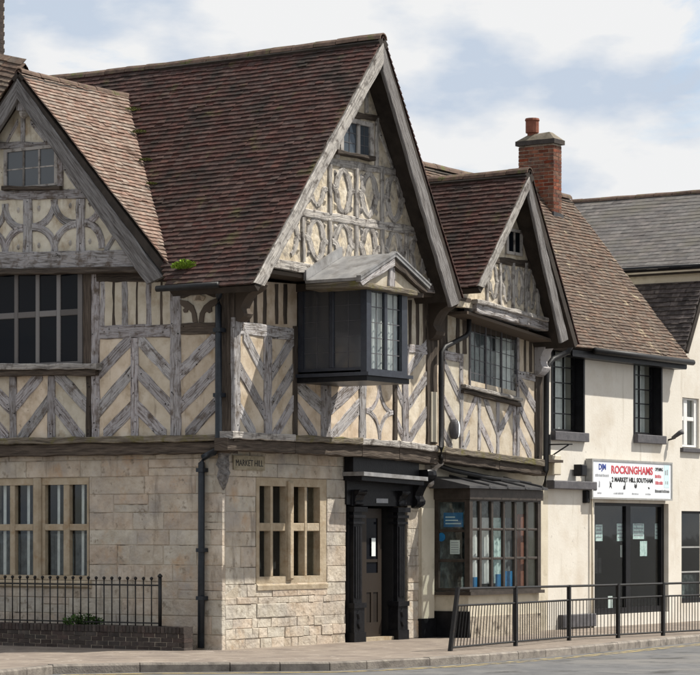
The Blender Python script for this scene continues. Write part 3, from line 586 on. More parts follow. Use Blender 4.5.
for q in ((244, 332, 265, 374), (240, 368, 265, 412), (240, 408, 256, 436), (271.5, 376, 294, 338), (271.5, 408, 294, 371), (273, 440, 294, 403)): RD(*q, 16.5)
RH(297, 378, 360, 381, 5, 'rail', OAKD)
RV(322, 331.5, 382, 438); RV(359.5, 366.5, 378, 440)
for q in ((297, 384, 323, 408), (297, 407, 318, 440), (331, 408, 360, 380), (331, 439, 360, 406)): RD(*q, 17)
RV(394, 397.5, 378, 442, mat=OAKD)
u0, u1, z0, z1 = R1.u(367), R1.u(394), R1.z(380, 439), R1.z(380, 384)
for cu, cz, q in ((u0, z0, 0), (u1, z0, 1), (u1, z1, 2), (u0, z1, 3)):
    arc(HO, R1, cu, cz, (u1-u0)/2, (z1-z0)/2, q*math.pi/2, (q+1)*math.pi/2, 0.09, w=-0.008-0.001*q)
for (du, dz) in ((0.5, 0.85), (0.5, 0.15), (0.16, 0.5), (0.84, 0.5)):
    bu, bz = u0+(u1-u0)*du, z0+(z1-z0)*dz
    mesh('carved_boss', [R1.P(bu+0.05*math.cos(t), bz+0.08*math.sin(t), -0.035) for t in [i*math.pi/4 for i in range(8)]]+[R1.P(bu, bz, 0.01)], [(i, (i+1) % 8, 8) for i in range(8)], OAKP, HO)
RV(403, 409, 350, 442); RV(427, 437.5, 300, 444, mat=OAKD); RH(404, 343.5, 430, 347, 8)
for q in ((408.5, 372, 427, 345), (408.5, 406, 427, 378), (409, 441, 427, 412), (396, 384, 403.5, 402), (396, 418, 403.5, 436)): RD(*q, 13.5)
for x in (411, 418.5, 425.5): RV(x-1.7, x+1.7, 300, 345, 'stud', OAKD, w=-0.01)
box('cover_board', R1.off(0.035), R1.u(430), R1.u(435.5), R1.z(433, 442), R1.z(433, 392), -0.03, 0, RENDER2, HO)
# ------------- upper walls, right side (small bay, settled to one side)
T1 = R1.tilt(-0.045, R1.u(444))
for (x0, x1, y0, y1, z0, z1) in ((444, 470, 300, 449, 306, 452), (462, 520, 378, 450, 392, 459), (518, 542, 326, 457, 332, 461)): panel(HO, R1, x0, x1, y0, y1, z0, z1)
RV(440, 444.5, 300, 447, mat=OAKD)
for x0, x1 in ((444.5, 448.5), (457, 460.5), (463.5, 468)): RV(x0, x1, 312, 354, 'stud', OAKD, w=-0.01)
RH(444, 350, 463, 354.5, 9); RH(518, 370, 537, 374, 8); RV(460.5, 464, 354, 450, mat=OAK, w=-0.002); RV(517, 520, 330, 456, mat=OAK)
for x0, x1 in ((524.5, 527), (530, 533)): RV(x0, x1, 330, 372, 'stud', OAKD, w=-0.01)
RV(535.5, 542.5, 328, 460, mat=OAKD)
for q in ((444, 360, 461, 398), (444, 398, 460, 432), (444, 430, 453, 450), (519, 378, 536, 408), (519, 403, 536, 440), (519.5, 430, 532, 458), (464, 428, 479, 393), (484, 395, 499, 434), (480, 420, 494, 453), (499, 434, 515, 401), (464, 450, 470, 436)): RD(*q, 12, w=-0.008)
for x0, x1, y in ((478.5, 481.5, 396), (497, 500, 400), (513.5, 516.5, 404)): RV(x0, x1, y, y+54, 'stud', w=-0.004)
ww, U, Z, pw = window(HO, R1.tilt(-0.075, R1.u(493)), [(471, 486.2), (487.2, 502), (503, 517)], [(324, 391)], (469.8, 518.3, 322.5, 392.5), 0.05, GREYP, GLASS, cgrid=(3, 5), cmat=GREYP, lw=0.012, back=0.6)
Tw = R1.tilt(-0.075, R1.u(493))
curtain('curtain', Tw, U[0][0], U[-1][1], Z[0][0], Z[0][1], pw-0.12, CURTG, ww, 0.03, 0.13); curtain('curtain', Tw, U[-1][0]-0.1, U[-1][1], Z[0][0], Z[0][1], pw-0.07, CURT, ww, 0.02, 0.1)
Hb(HO, R1.off(0.10), 466, 384.5, 523, 398, 3.5, 'window_sill', OAKP, th=0.14); Hb(HO, R1.off(0.06), 464, 389, 521, 403, 3.5, 'window_sill', OAKD, th=0.1)
panel(HO, R1, 468, 519, 300, 330, 312, 340, mat=OAKD, name='wall_plate')
# ------------- main gable
A, FL, FR = R3.uz(384, 37), R3.uz(253, 283), R3.uz(463, 297)
zg = R2.z(300, 266)
prism('gable_wall', R2, tri(A, FL, FR, zg, 0.18), -0.15, -0.03, CARVP, HO)
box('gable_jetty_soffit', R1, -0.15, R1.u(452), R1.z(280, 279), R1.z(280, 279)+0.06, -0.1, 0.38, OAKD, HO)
Hb(HO, R2.off(0.03), 263, 256.5, 320, 265.5, 10, 'gable_beam', OAKP, th=0.15); Hb(HO, R2.off(0.03), 420, 281, 462, 287, 10, 'gable_beam', OAK, th=0.15)
Hb(HO, R2.off(0.035), 320, 265.5, 420, 281, 10, 'gable_beam', OAK, th=0.15)
Hb(HO, R2, 296, 207, 418, 227, 8.5, 'gable_rail', OAKP); Hb(HO, R2, 330, 157.5, 396, 168.5, 7.5, 'gable_rail', OAKP)
gx = [304, 331, 357.5, 383, 407.5, 431]
for x in gx[1:4]: Vp(HO, R2, x-1.7, x+1.7, 160+(x-331)*0.165, 214+(x-331)*0.16, 'stud', OAKP)
for x in gx[:6]: Vp(HO, R2, x-1.7, x+1.7, 217+(x-304)*0.16, 262+(x-304)*0.16, 'stud', OAKP)
def foils(pl, xa, xb, ya, yb, wd, mat=None, skip=()):
    """flame shaped carved ribs in the four quarters of a panel, each cut by hand a little differently"""
    xm = (xa+xb)/2; ua, ub = pl.u(xa), pl.u(xb); zt, zb = pl.z(xm, ya), pl.z(xm, yb); um, zm = (ua+ub)/2, (zt+zb)/2; W, H = ub-ua, zt-zb
    for (su, sz, q) in ((-1, -1, 0), (1, -1, 1), (1, 1, 2), (-1, 1, 3)):
        if q in skip: continue
        p0, p3 = Vector((um+su*W*0.47, zm+sz*H*jn(0.05))), Vector((um+su*W*jn(0.04), zm+sz*H*0.49))
        p1_, p2_ = Vector((um+su*W*(0.16+jn(0.05)), zm+sz*H*(-0.02+jn(0.05)))), Vector((um+su*W*(0.42+jn(0.05)), zm+sz*H*(0.30+jn(0.06))))
        st = []
        for i in range(9):
            t = i/8; c = p0*(1-t)**3+p1_*3*t*(1-t)**2+p2_*3*t*t*(1-t)+p3*t**3
            d = (p1_-p0)*3*(1-t)**2+(p2_-p1_)*6*t*(1-t)+(p3-p2_)*3*t*t; n = Vector((-d.y, d.x)).normalized()*wd*0.5*(0.75+0.5*math.sin(math.pi*t))
            st.append((c-n, c+n))
        sweep('curved_brace', pl, st, -0.10, -0.008-0.0012*q+jn(0.004), mat or OAK, HO, 0.014, 0.006)
        bu, bz = um+su*W*0.33, zm+sz*H*0.36; a = random.uniform(-0.5, 0.5); ru, rz_ = W*random.uniform(0.06, 0.10), H*random.uniform(0.09, 0.13)
        mesh('carved_boss', [pl.P(bu+ru*math.cos(t)*math.cos(a)-rz_*math.sin(t)*math.sin(a), bz+ru*math.cos(t)*math.sin(a)+rz_*math.sin(t)*math.cos(a), -0.035) for t in [i*math.pi/4 for i in range(8)]]+[pl.P(bu+jn(0.01), bz+jn(0.01), 0.012)], [(i, (i+1) % 8, 8) for i in range(8)], OAKP if random.random() < 0.6 else CARVP, HO)
for a, b in zip(gx[:-1], gx[1:]):
    xm = (a+b)/2
    foils(R2, a+1.7, b-1.7, 216+(xm-304)*0.16, 258+(xm-304)*0.16, 0.12, OAKP)
    if a >= 331 and b <= 407.5: foils(R2, a+1.7, b-1.7, 166+(xm-331)*0.165, 211+(xm-331)*0.16, 0.12, OAKP)
foils(R2, 307, 329, 166, 206, 0.10, OAKP, (2, 3)); foils(R2, 282, 302, 216, 255, 0.10, OAKP, (0, 3))
ww, U, Z, pw = window(HO, R2.off(0.02), [(344, 358), (361, 370.5)], [(124, 154)], (341, 374, 119.5, 157), 0.08, OAKP, GLASSG, pane_w=-0.035, cgrid=(2, 3), cmat=GREYP, lw=0.012)
Hb(HO, R2.off(0.10), 338, 149.5, 376, 156.5, 4, 'window_sill', OAKD, th=0.14)
Hb(HO, R2, 352, 111, 386, 117.5, 6, 'gable_rail', OAKD)
Vp(HO, R2, 376, 379, 118, 166, 'stud', OAKP); Vp(HO, R2, 336, 340, 126, 158, 'stud', OAKP); Db(HO, R2, 379, 128, 394, 168, 7, mat=OAKP); Vp(HO, R2, 366, 369, 80, 113, 'stud', OAKP)
quad('bargeboard', R3.off(0.02), (383.7, 43), (255, 282.5), (383.7, 64), (265, 286), 0.06, OAKP, HO)
quad('bargeboard', R3.off(0.02), (383.7, 43), (460, 303), (383.7, 71), (451.5, 307), 0.06, OAKG, HO, -0.003)
# ------------- small gable
Q3 = R3
sA, sL, sR = Q3.uz(530.5, 171), Q3.uz(477, 286), Q3.uz(579, 343)
zg = R2.z(500, 312)
prism('gable_wall', R2, tri(sA, sL, sR, zg, 0.15), -0.15, -0.03, CARVP, HO)
Hb(HO, R2.off(0.10), 478, 299, 549, 318, 4, 'gable_beam', OAKP, th=0.2); Hb(HO, R2.off(0.06), 477, 303, 549, 322, 9, 'gable_beam', OAK, th=0.25, w=-0.004)
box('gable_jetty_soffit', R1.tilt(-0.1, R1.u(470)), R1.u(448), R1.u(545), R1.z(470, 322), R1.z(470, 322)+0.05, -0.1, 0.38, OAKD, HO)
Hb(HO, R2, 494, 256, 545, 263.5, 7, 'gable_rail', OAKD)
sx = [488, 501, 514, 526.5, 538.5]
for x in sx: Vp(HO, R2, x-1.2, x+1.2, max(258+(x-494)*0.15, 263), 302+(x-488)*0.26, 'stud', OAKP)
for a, b in zip(sx[:-1], sx[1:]): foils(R2, a+1.2, b-1.2, 264+(a-488)*0.16, 299+(a-488)*0.25, 0.08, OAKP)
ww, *_ = window(HO, R2.off(0.01), [(509, 514.5), (516, 521)], [(232, 252)], (507, 523, 229, 255), 0.06, OAKP, GLASSD, pane_w=-0.025)
Db(HO, R2, 523, 228, 540, 262, 6)
quad('bargeboard', Q3.off(0.02), (529.7, 177), (478.5, 285.5), (529.7, 190), (485, 288), 0.05, OAKP, HO)
quad('bargeboard', Q3.off(0.02), (529.7, 177), (569, 339), (529.7, 198), (561.5, 343), 0.05, OAKG, HO, -0.003)
# ------------- roofs
BK = 8.6
def b3(P, k): return add3(P, nR, -k)
A3, L3p, R3p = R3.P(*A), R3.P(*FL), R3.P(*FR)
# the main slope stops at the valley with the left wing and passes above that wing's ridge
def on_slope(z, b): t = (z-FL[1])/(A[1]-FL[1]); return b3(R3.P(FL[0]+(A[0]-FL[0])*t, z), b)
off_b = 1.12                                                      # verge plane to wall corner
bv0, bv1 = off_b-lF[0], off_b-lA[0]
def bval(z): return bv0+(bv1-bv0)*(z-lF[1])/(lA[1]-lF[1])
zq = lA[1]-0.35
rm = slope(HO, b3(L3p, bval(FL[1])+0.12), L3p, b3(A3, BK), A3, TILE, seed=1, sag=0.05, gauge=0.100, lift=0.031, tw=0.16, mid=[on_slope(zq, BK), on_slope(zq, bval(zq)+0.12)])
ridge_tiles(rm, A3, b3(A3, BK), sagz=0.04)
slope(HO, R3p, b3(R3p, 4.5), A3, b3(A3, 4.5), TILE, seed=2)
wA, wF, wG = L3.P(*lA), L3.P(*lF), L3.P(*lG)
rw = slope(HO, wF, add3(wF, dR, 3.7), wA, add3(wA, dR, 3.7), TILE_LIT, seed=3, sag=0.04, rough=1.0, gauge=0.090, lift=0.028, tw=0.16)
ridge_tiles(rw, wA, add3(wA, dR, 3.3), r=0.085, sagz=0.03)
slope(HO, add3(wG, dR, 3.7), wG, add3(wA, dR, 3.7), wA, TILE, seed=4)
qA, qL, qR = Q3.P(*sA), Q3.P(*sL), Q3.P(*sR)
rs = slope(HO, b3(qL, 3.5), qL, b3(qA, 3.5), qA, TILE, seed=5, gauge=0.100, lift=0.031)
ridge_tiles(rs, qA, b3(qA, 3.05), sagz=0.02)
slope(HO, qR, b3(qR, 3.2), qA, b3(qA, 3.2), TILE, seed=6)
WE = R0.off(0.30); uW, zW = WE.uz(689, 360)
VW = Pl(WE.P(uW, 0)[:2], (-nR[0], -nR[1]), (-dR[0], -dR[1])); rW, zr = VW.uz(568, 198)
def range_pt(u, back, z): return WE.P(u, z, -back)
uS = 8.75; kz = 1.3/rW
ro = slope(HO, range_pt(3.2, 0.9, zW+(zr-zW)*0.9/rW+0.3), range_pt(uS, 0.9, zW+(zr-zW)*0.9/rW), range_pt(3.2, rW, zr+0.55), range_pt(uS, rW, zr+0.02), TILEB, seed=7, sag=0.05)
ridge_tiles(ro, range_pt(3.2, rW, zr+0.55), range_pt(uS, rW, zr+0.02), sagz=-0.05)
# rear wing at the far left
P = L0.off(-2.6); ua, za = P.uz(-30, 48); ub, zb = P.uz(26, 66)
slope(HO, P.P(ua-0.2, za-1.6, 1.3), P.P(ub+0.25, zb-1.6, 1.3), P.P(ua, za), P.P(ub, zb), TILEB, seed=8)
P_ = P; zc_ = min(za, zb)-1.75
box('rear_wall', P_, ua-0.1, ub+0.1, 3.0, zc_, -1.2, 1.15, OAKD, HO)
slope(HO, P_.P(ub+0.1, zb-1.6, -1.3), P_.P(ua-0.1, za-1.6, -1.3), P_.P(ub, zb), P_.P(ua, za), TILEB, seed=18)
prism('rear_gable', Pl(P_.P(ub-0.05, 0)[:2], (-nL[0], -nL[1]), dL), [(-1.1, zc_), (1.1, zc_), (0, zb-0.2)], -0.1, 0.0, PLAST, HO)
# ------------- oriel window
uo = R1.u(297.5)
OS = Pl(R1.P(uo, 0)[:2], nR, (-dR[0], -dR[1])); po = OS.u(366.5); OF = R1.off(po)
uo1 = OF.u(407.5)
zs0, zs1, zh0, zh1 = OS.z(366, 371), OS.z(366, 376), OS.z(366, 288), OS.z(366, 280)
w1, U, Z, pw = window(HO, OS, [(303, 328.5), (333, 361)], [(290, 368)], (298, 366, 287, 371), 0.06, NAVY, GLASSO, name='oriel_window', cgrid=(2, 5), cmat=GREYP, lw=0.008)
w2_, U, Z, pw = window(HO, OF, [(371.5, 385), (388, 402)], [(293, 370)], (367, 407.5, 289, 373.5), 0.06, NAVY, GLASS, name='oriel_window', cgrid=(2, 5), cmat=GREYP, lw=0.014)
curtain('curtain', OF, U[0][0]-0.02, U[-1][1]+0.02, Z[0][0], Z[0][1], pw-0.08, CURT, w2_, 0.02, 0.11)
box('oriel_side', R1, uo1-0.05, uo1, zs0, zh0, 0.0, po-0.062, NAVY, HO)
box('oriel_post', R1, uo-0.012, uo+0.10, zs0-0.01, zh0+0.02, po-0.10, po+0.012, NAVY, HO)
box('oriel_lining', R1, uo+0.1, uo1-0.1, zs0, zh0, 0.0, 0.25, VOID, HO)
MB().box(R1, uo-0.06, uo1+0.06, zs1+0.01, zs0-0.012, -0.02, po+0.07).build('oriel_sill', NAVY, HO)
MB().box(R1, uo-0.02, uo1+0.02, zs1-0.07, zs1+0.006, -0.02, po+0.02).build('oriel_base', BLACK, HO)
MB().box(R1, uo-0.015, uo1+0.015, zh0+0.005, zh1, -0.02, po+0.015).build('oriel_head', OAKD, HO)
RP = OF.off(0.16); pA, pL_, pR_ = RP.uz(396, 253), RP.uz(360.5, 277), RP.uz(430.5, 286)
lean = R2.off(0.05); dep = po+0.16-0.42
def lead_slope(nm, a, b):
    m = MB(); n = 4
    e = (b[0]-a[0], b[1]-a[1]); l = math.hypot(*e); nx, nz_ = -e[1]/l, e[0]/l
    if nz_ < 0: nx, nz_ = -nx, -nz_
    m.prism(RP, [a, b, (b[0]-nx*0.05, b[1]-nz_*0.05), (a[0]-nx*0.05, a[1]-nz_*0.05)], -dep, 0.0)
    o = m.build(nm, LEAD, HO)
    MB().prism(RP, [(a[0]+nx*0.002, a[1]+nz_*0.002), (b[0]+nx*0.002, b[1]+nz_*0.002), (b[0]+nx*0.03, b[1]+nz_*0.03), (a[0]+nx*0.03, a[1]+nz_*0.03)], -0.07, 0.012).build('lead_roll', LEAD, o)
    return o
o = lead_slope('lead_roof', pL_, pA); lead_slope('lead_roof', pA, pR_)
# lead upstand against the gable
MB().prism(RP, [(pL_[0], pL_[1]+0.004), (pA[0], pA[1]+0.004), (pA[0], pA[1]+0.16), (pL_[0], pL_[1]+0.16)], -dep-0.02, -dep+0.03).build('lead_flashing', LEAD, o)
zb_ = pL_[1]-0.16
prism('pediment', RP, [(pL_[0]+0.14, zb_+0.08), (pR_[0]-0.14, zb_+0.06), (pA[0], pA[1]-0.08)], -0.16, -0.10, PLAST, HO)
quad('pediment_board', RP, (pL_[0]+0.02, pL_[1]-0.06), (pA[0], pA[1]-0.06), (pL_[0]+0.10, pL_[1]-0.12), (pA[0], pA[1]-0.20), 0.08, OAK, HO, -0.02, raw=True)
quad('pediment_board', RP, (pA[0], pA[1]-0.06), (pR_[0]-0.02, pR_[1]-0.06), (pA[0], pA[1]-0.20), (pR_[0]-0.10, pR_[1]-0.12), 0.08, OAKD, HO, -0.023, raw=True)
quad('pediment_post', RP, (pA[0]-0.09, zb_+0.1), (pA[0]-0.07, pA[1]-0.15), (pA[0]+0.09, zb_+0.1), (pA[0]+0.07, pA[1]-0.15), 0.05, OAK, HO, -0.06, raw=True)
quad('pediment_beam', RP, (pL_[0]+0.03, zb_+0.02), (uo1+0.1, zb_+0.0), (pL_[0]+0.03, zb_+0.10), (uo1+0.1, zb_+0.08), dep-0.035, OAKM, HO, -0.035, raw=True)
box('pediment_beam', RP, uo1+0.1, pR_[0]-0.05, zb_+0.0, zb_+0.07, -dep, -0.10, OAKD, HO)
# ------------- carved brackets
def console(pl, u0, u1, zt, h, pr, mat, parent, name='carved_bracket'):
    pts = [(0, 0), (0, -h), (0.10*pr, -h), (0.22*pr, -0.97*h), (0.34*pr, -0.90*h), (0.38*pr, -0.82*h), (0.30*pr, -0.76*h), (0.24*pr, -0.68*h), (0.30*pr, -0.58*h), (0.42*pr, -0.46*h), (0.55*pr, -0.36*h), (0.75*pr, -0.30*h), (0.93*pr, -0.24*h), (1.0*pr, -0.14*h), (0.97*pr, -0.04*h), (0.9*pr, 0)]
    n = len(pts); V = []; k = 3
    for i in range(k+1):
        u = u0+(u1-u0)*i/k; g = 0.88 if i in (0, k) else 1.0
        V += [pl.P(u, zt+z*(1 if g == 1 else 0.985), w*g+(jn(0.008) if w > 0 else 0)) for w, z in pts]
    Fc = [tuple(range(n)), tuple(range(k*n, (k+1)*n))]+[(i*n+j, i*n+(j+1) % n, (i+1)*n+(j+1) % n, (i+1)*n+j) for i in range(k) for j in range(n)]
    return mesh(name, V, Fc, mat, parent)
console(R1, -0.07, 0.16, R1.z(240, 281), 0.62, 0.50, OAKD, HO); console(R1, R1.u(428), R1.u(437), R1.z(432, 296), 0.75, 0.5, OAKD, HO)
console(R1, R1.u(534.5), R1.u(543), R1.z(540, 330), 0.85, 0.5, OAK, HO)
console(R0, R0.u(411), R0.u(419), R0.z(414, 470), 0.65, 0.40, BLACK, HO); console(R0, R0.u(425), R0.u(431), R0.z(428, 458), 0.5, 0.3, OAKP, HO)
# carved figure under the corner post
cu, cz = L1.uz(222, 452); prof = [(0, 0.13), (0.06, 0.15), (0.12, 0.11), (0.18, 0.12), (0.25, 0.135), (0.32, 0.105), (0.38, 0.125), (0.46, 0.12), (0.54, 0.085), (0.60, 0.05), (0.66, 0.015)]
cc = Vector(L1.P(0.04, cz, -0.06)); V = []; n = 14
for (d, r) in prof:
    for k in range(n): t = 2*math.pi*k/n; rr = r*0.74*(1+0.16*math.sin(3*t+d*22)+jn(0.08)); V.append((cc.x+rr*math.cos(t), cc.y+rr*math.sin(t), cz+0.05-d*0.95))
mesh('carved_corner_figure', V, [(i*n+k, i*n+(k+1) % n, (i+1)*n+(k+1) % n, (i+1)*n+k) for i in range(len(prof)-1) for k in range(n)]+[tuple(range(n)), tuple(range((len(prof)-1)*n, len(prof)*n))], FIGURE, HO, smooth=True)
# ------------- doorway
D = R0; x = lambda q: D.u(q)
uA, uB, uC, uDd = x(350.5)-0.0, x(363), x(394), x(406)
zE = D.z(380, 506); zT = D.z(376, 456)
box('door_surround', R0, x(343)+0.05, x(411), D.z(380, 505), zT, -0.3, 0.04, BLACK, HO)
DP = R0.off(0.06)
for (a, b) in ((352.5, 363), (396.5, 406)):
    a, b = DP.u(a), DP.u(b)
    pil = box('pilaster', DP, a+0.03, b-0.03, 0.62, zE-0.02, -0.16, 0, BLACK, HO)
    for k in range(3): t = a+0.06+(b-a-0.12)*(k+0.5)/3; box('flute', DP, t-0.022, t+0.022, 0.72, zE-0.34, 0.001, 0.018, BLACK, pil)
    for (e, z0, z1) in ((0.02, -0.02, 0.16), (-0.0, 0.16, 0.56), (0.025, 0.56, 0.64)): MB().box(DP, a-e, b+e, z0, z1, -0.16, 0.03+e).build('pedestal', BLACK, pil)
    sweep('carved_drop', DP, [((((a+b)/2)-q, z), (((a+b)/2)+q, z)) for z, q in ((0.22, 0.02), (0.30, 0.07), (0.38, 0.045), (0.46, 0.075), (0.52, 0.03))], 0.0, 0.055, BLACK, pil, ch=0.02)
    for (e, z0, z1) in ((0.01, zE-0.30, zE-0.26), (0.025, zE-0.20, zE-0.15), (0.045, zE-0.10, zE-0.02)): MB().box(DP, a-e, b+e, z0, z1, -0.16, 0.02+e).build('capital', BLACK, pil)
    console(DP, a+0.03, b-0.03, zE+0.26, 0.26, 0.12, BLACK, pil, 'scroll')
ent = box('frieze', DP, DP.u(352), DP.u(405), zE, zE+0.24, -0.16, 0.0, BLACK, HO)
box('number_plate', DP, DP.u(376), DP.u(387.5), DP.z(382, 503), DP.z(382, 498.5), 0.001, 0.012, GREYL, ent)
HP = R0.off(0.42)
box('canopy', R0, x(343)+0.0, x(409), D.z(376, 478), D.z(376, 458), 0.03, 0.20, BLACK, HO)
cp = MB(); ua, za = HP.uz(364, 471.5); ub, zb2 = HP.uz(428, 477)
cp.prism(HP, [(ua, za), (ub, zb2), (ub, zb2-0.065), (ua, za-0.065)], -0.42, 0.0); cp.build('canopy_slab', LEAD, HO)
cp = MB(); cp.prism(HP, [(ua+0.03, za-0.068), (ub-0.03, zb2-0.068), (ub-0.03, zb2-0.14), (ua+0.03, za-0.14)], -0.42, -0.06); cp.build('canopy_mould', BLACK, HO)
# recess, open leaf
uI0, uI1 = DP.u(362.5)-0.0, DP.u(395)
MB().box(R0, uI0-0.25, uI1+0.05, -0.05, zE, -1.1, -1.05).box(R0, uI0-0.3, uI0-0.25, -0.05, zE, -1.05, -0.02).box(R0, uI1+0.05, uI1+0.1, -0.05, zE, -1.05, -0.02).box(R0, uI0-0.3, uI1+0.1, zE, zE+0.05, -1.05, -0.02).build('door_recess', VOID, HO)
LQ = R0.off(-0.13); d0, d1 = uI0-0.1, R0.u(388)
k0, k1 = LQ.u(364.5), LQ.u(379.5); km = (k0+k1)/2
df = holed('door', LQ, d0, d1, 0.06, zE-0.04, [(k0+0.06, km-0.03, 0.30, 0.80), (km+0.03, k1-0.05, 0.30, 0.80), (k0+0.06, k1-0.05, 1.12, zE-0.2)], 0.05, DOORW, HO)
box('panel', LQ, k0+0.06, km-0.03, 0.30, 0.80, -0.04, -0.015, DOORW, df); box('panel', LQ, km+0.03, k1-0.05, 0.30, 0.80, -0.04, -0.015, DOORW, df)
box('pane', LQ, k0+0.06, k1-0.05, 1.12, zE-0.2, -0.03, -0.02, GLASSD, df); box('door_rail', LQ, k0+0.06, k1-0.05, 1.30, 1.35, -0.02, -0.004, DOORW, df)
box('notice', LQ, km-0.02, km+0.10, 1.40, 1.70, 0.002, 0.005, PAPER, df)
box('doorstep', R0, uI0-0.1, uI1+0.08, -0.03, 0.06, -1.0, 0.02, STONEY, HO)
# ------------- shop bay
ub0 = R0.u(434.5); BS = Pl(R0.P(ub0, 0)[:2], nR, (-dR[0], -dR[1])); pb = BS.u(469.5); BF = R0.off(pb); ub1 = BF.u(541)
zs = BF.z(490, 591); zh = BF.z(490, 500); zf = BF.z(490, 489)
s1, U, Z, pw = window(HO, BS, [(438.5, 464.5)], [(502, 529), (532, 559), (562, 588)], (434.6, 469.4, 499, 591), 0.06, BROWNW, GLASS, name='bay_window')
s2, U2, Z2, pw2 = window(HO, BF, [(472, 480), (482.3, 491.7), (493.8, 503.6), (505.7, 515), (517, 526.5), (528.5, 538)], [(501.5, 528), (530.5, 557), (559.5, 588)], (469.6, 541, 499, 591), 0.06, BROWNW, GLASS, name='bay_window')
box('bay_corner_post', R0, ub0-0.01, ub0+0.09, zs, zh, pb-0.09, pb+0.01, BROWNW, HO)
box('bay_side', R0, ub1-0.06, ub1, zs, zh, 0.0, pb-0.062, RENDER2, HO)
box('bay_lining', R0, ub0+0.05, ub1-0.07, zs, zh, 0.002, 0.02, ASSORT, HO)
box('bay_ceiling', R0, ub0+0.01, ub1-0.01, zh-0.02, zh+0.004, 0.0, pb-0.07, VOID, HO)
box('bay_apron', R0, ub0+0.01, ub1-0.02, 0.36, zs-0.05, 0.0, pb-0.03, RENDER2, HO)
box('bay_plinth', R0, ub0-0.005, ub1+0.0, -0.05, 0.36, 0.0, pb-0.005, MORTAR, HO)
box('black_plinth', R0, ub0-0.016, ub0+0.03, -0.05, 0.45, 0.0, pb-0.002, BLACK, HO)
box('bay_sill', R0, ub0-0.06, ub1+0.03, zs-0.06, zs-0.004, 0.0, pb+0.06, BROWNW, HO)
box('bay_fascia', R0, ub0-0.03, ub1+0.03, zh+0.006, zf, 0.0, pb+0.03, BROWNW, HO)
for k, (wa, wb, mt) in enumerate(((0.12, 0.5, CURT), (0.55, 0.75, PAPERG), (0.75, 0.95, CURTG))):
    curtain('curtain', BF, ub0+0.1+(ub1-ub0)*wa*0.9, ub0+0.1+(ub1-ub0)*wb*0.9, zs+0.12, zh-0.3, -0.30-0.03*k, mt, s2, 0.02, 0.14)
mesh('lead_roof', [R0.P(u, z, w) for u in (ub0-0.18, ub1+0.06) for z, w in ((zf+0.004, pb+0.11), (zf+0.045, pb+0.11), (zf+0.22, -0.01), (zf+0.004, -0.01))], [(0, 1, 2, 3), (4, 5, 6, 7), (0, 4, 5, 1), (1, 5, 6, 2), (2, 6, 7, 3), (3, 7, 4, 0)], DARKLEAD, HO)
for k in range(4):
    u = ub0+0.5+(ub1-ub0-0.5)*k/3.2
    MB().tube([R0.P(u, zf+0.235, 0.0), R0.P(u, zf+0.06, pb+0.10), R0.P(u, zf+0.01, pb+0.12)], 0.022, 6).build('lead_roll', DARKLEAD, HO)
# ------------- rainwater goods
G = L1.off(0.36); gz = L3p[2]+0.0
g0, g1 = R3.P(FL[0]-0.05, gz, -0.6), b3(R3.P(FL[0]-0.05, gz, -0.6), 1.15)
tube('gutter', [g0, g1], 0.048, IRON, HO)
P1, P2 = L1.off(0.12), L0.off(0.09)
def up(pl, x_, y): u, z = pl.uz(x_, y); return pl.P(u, z)
tube('downpipe', [up(L1.off(0.30), 219, 288), up(L1.off(0.2), 218.8, 296), up(P1, 218.5, 306), up(P1, 218.5, 380), up(L1.off(0.20), 218.5, 432), up(L1.off(0.20), 218, 446), up(L1.off(0.14), 214, 452), up(P2, 204, 457), up(P2, 201.5, 463), up(P2, 201.3, 560), up(P2, 201, 648)], 0.052, [PIPEB], HO)
for y in (470, 550, 598): 
    u, z = P2.uz(201.4, y); box('pipe_collar', P2, u-0.065, u+0.065, z-0.03, z+0.03, -0.085, 0.055, PIPEB, HO)
for y in (330, 395):
    u, z = P1.uz(218.5, y); box('pipe_collar', P1, u-0.065, u+0.065, z-0.03, z+0.03, -0.10, 0.055, PIPEB, HO)
P3 = R1.off(0.12)
tube('downpipe', [up(P3, 469, 300), up(P3, 469, 331), up(P3, 466, 336), up(P3, 445, 347), up(P3, 441.3, 352), up(P3, 441, 380), up(P3, 441, 436), up(R1.off(0.2), 441.3, 447), up(R1.off(0.1), 441, 458), up(R0.off(0.14), 440, 466), up(R0.off(0.20), 452, 470), up(R0.off(0.26), 486, 477), up(R0.off(0.34), 530, 484)], 0.042, IRON, HO)
u, z = P3.uz(470, 307); box('rainwater_head', P3, u-0.22, u+0.12, z-0.16, z+0.14, -0.1, 0.12, BLACK, HO)
tube('downpipe', [up(R1.off(0.3), 572, 344), up(R1.off(0.22), 568, 352), up(R1.off(0.15), 553, 359), up(P3, 547.5, 366), up(P3, 546.5, 380), up(P3, 546, 470), up(R0.off(0.10), 545, 486)], 0.05, IRON, HO)
# pegs and nail holes are in the oak material; the wall alarm is a thing of its own below

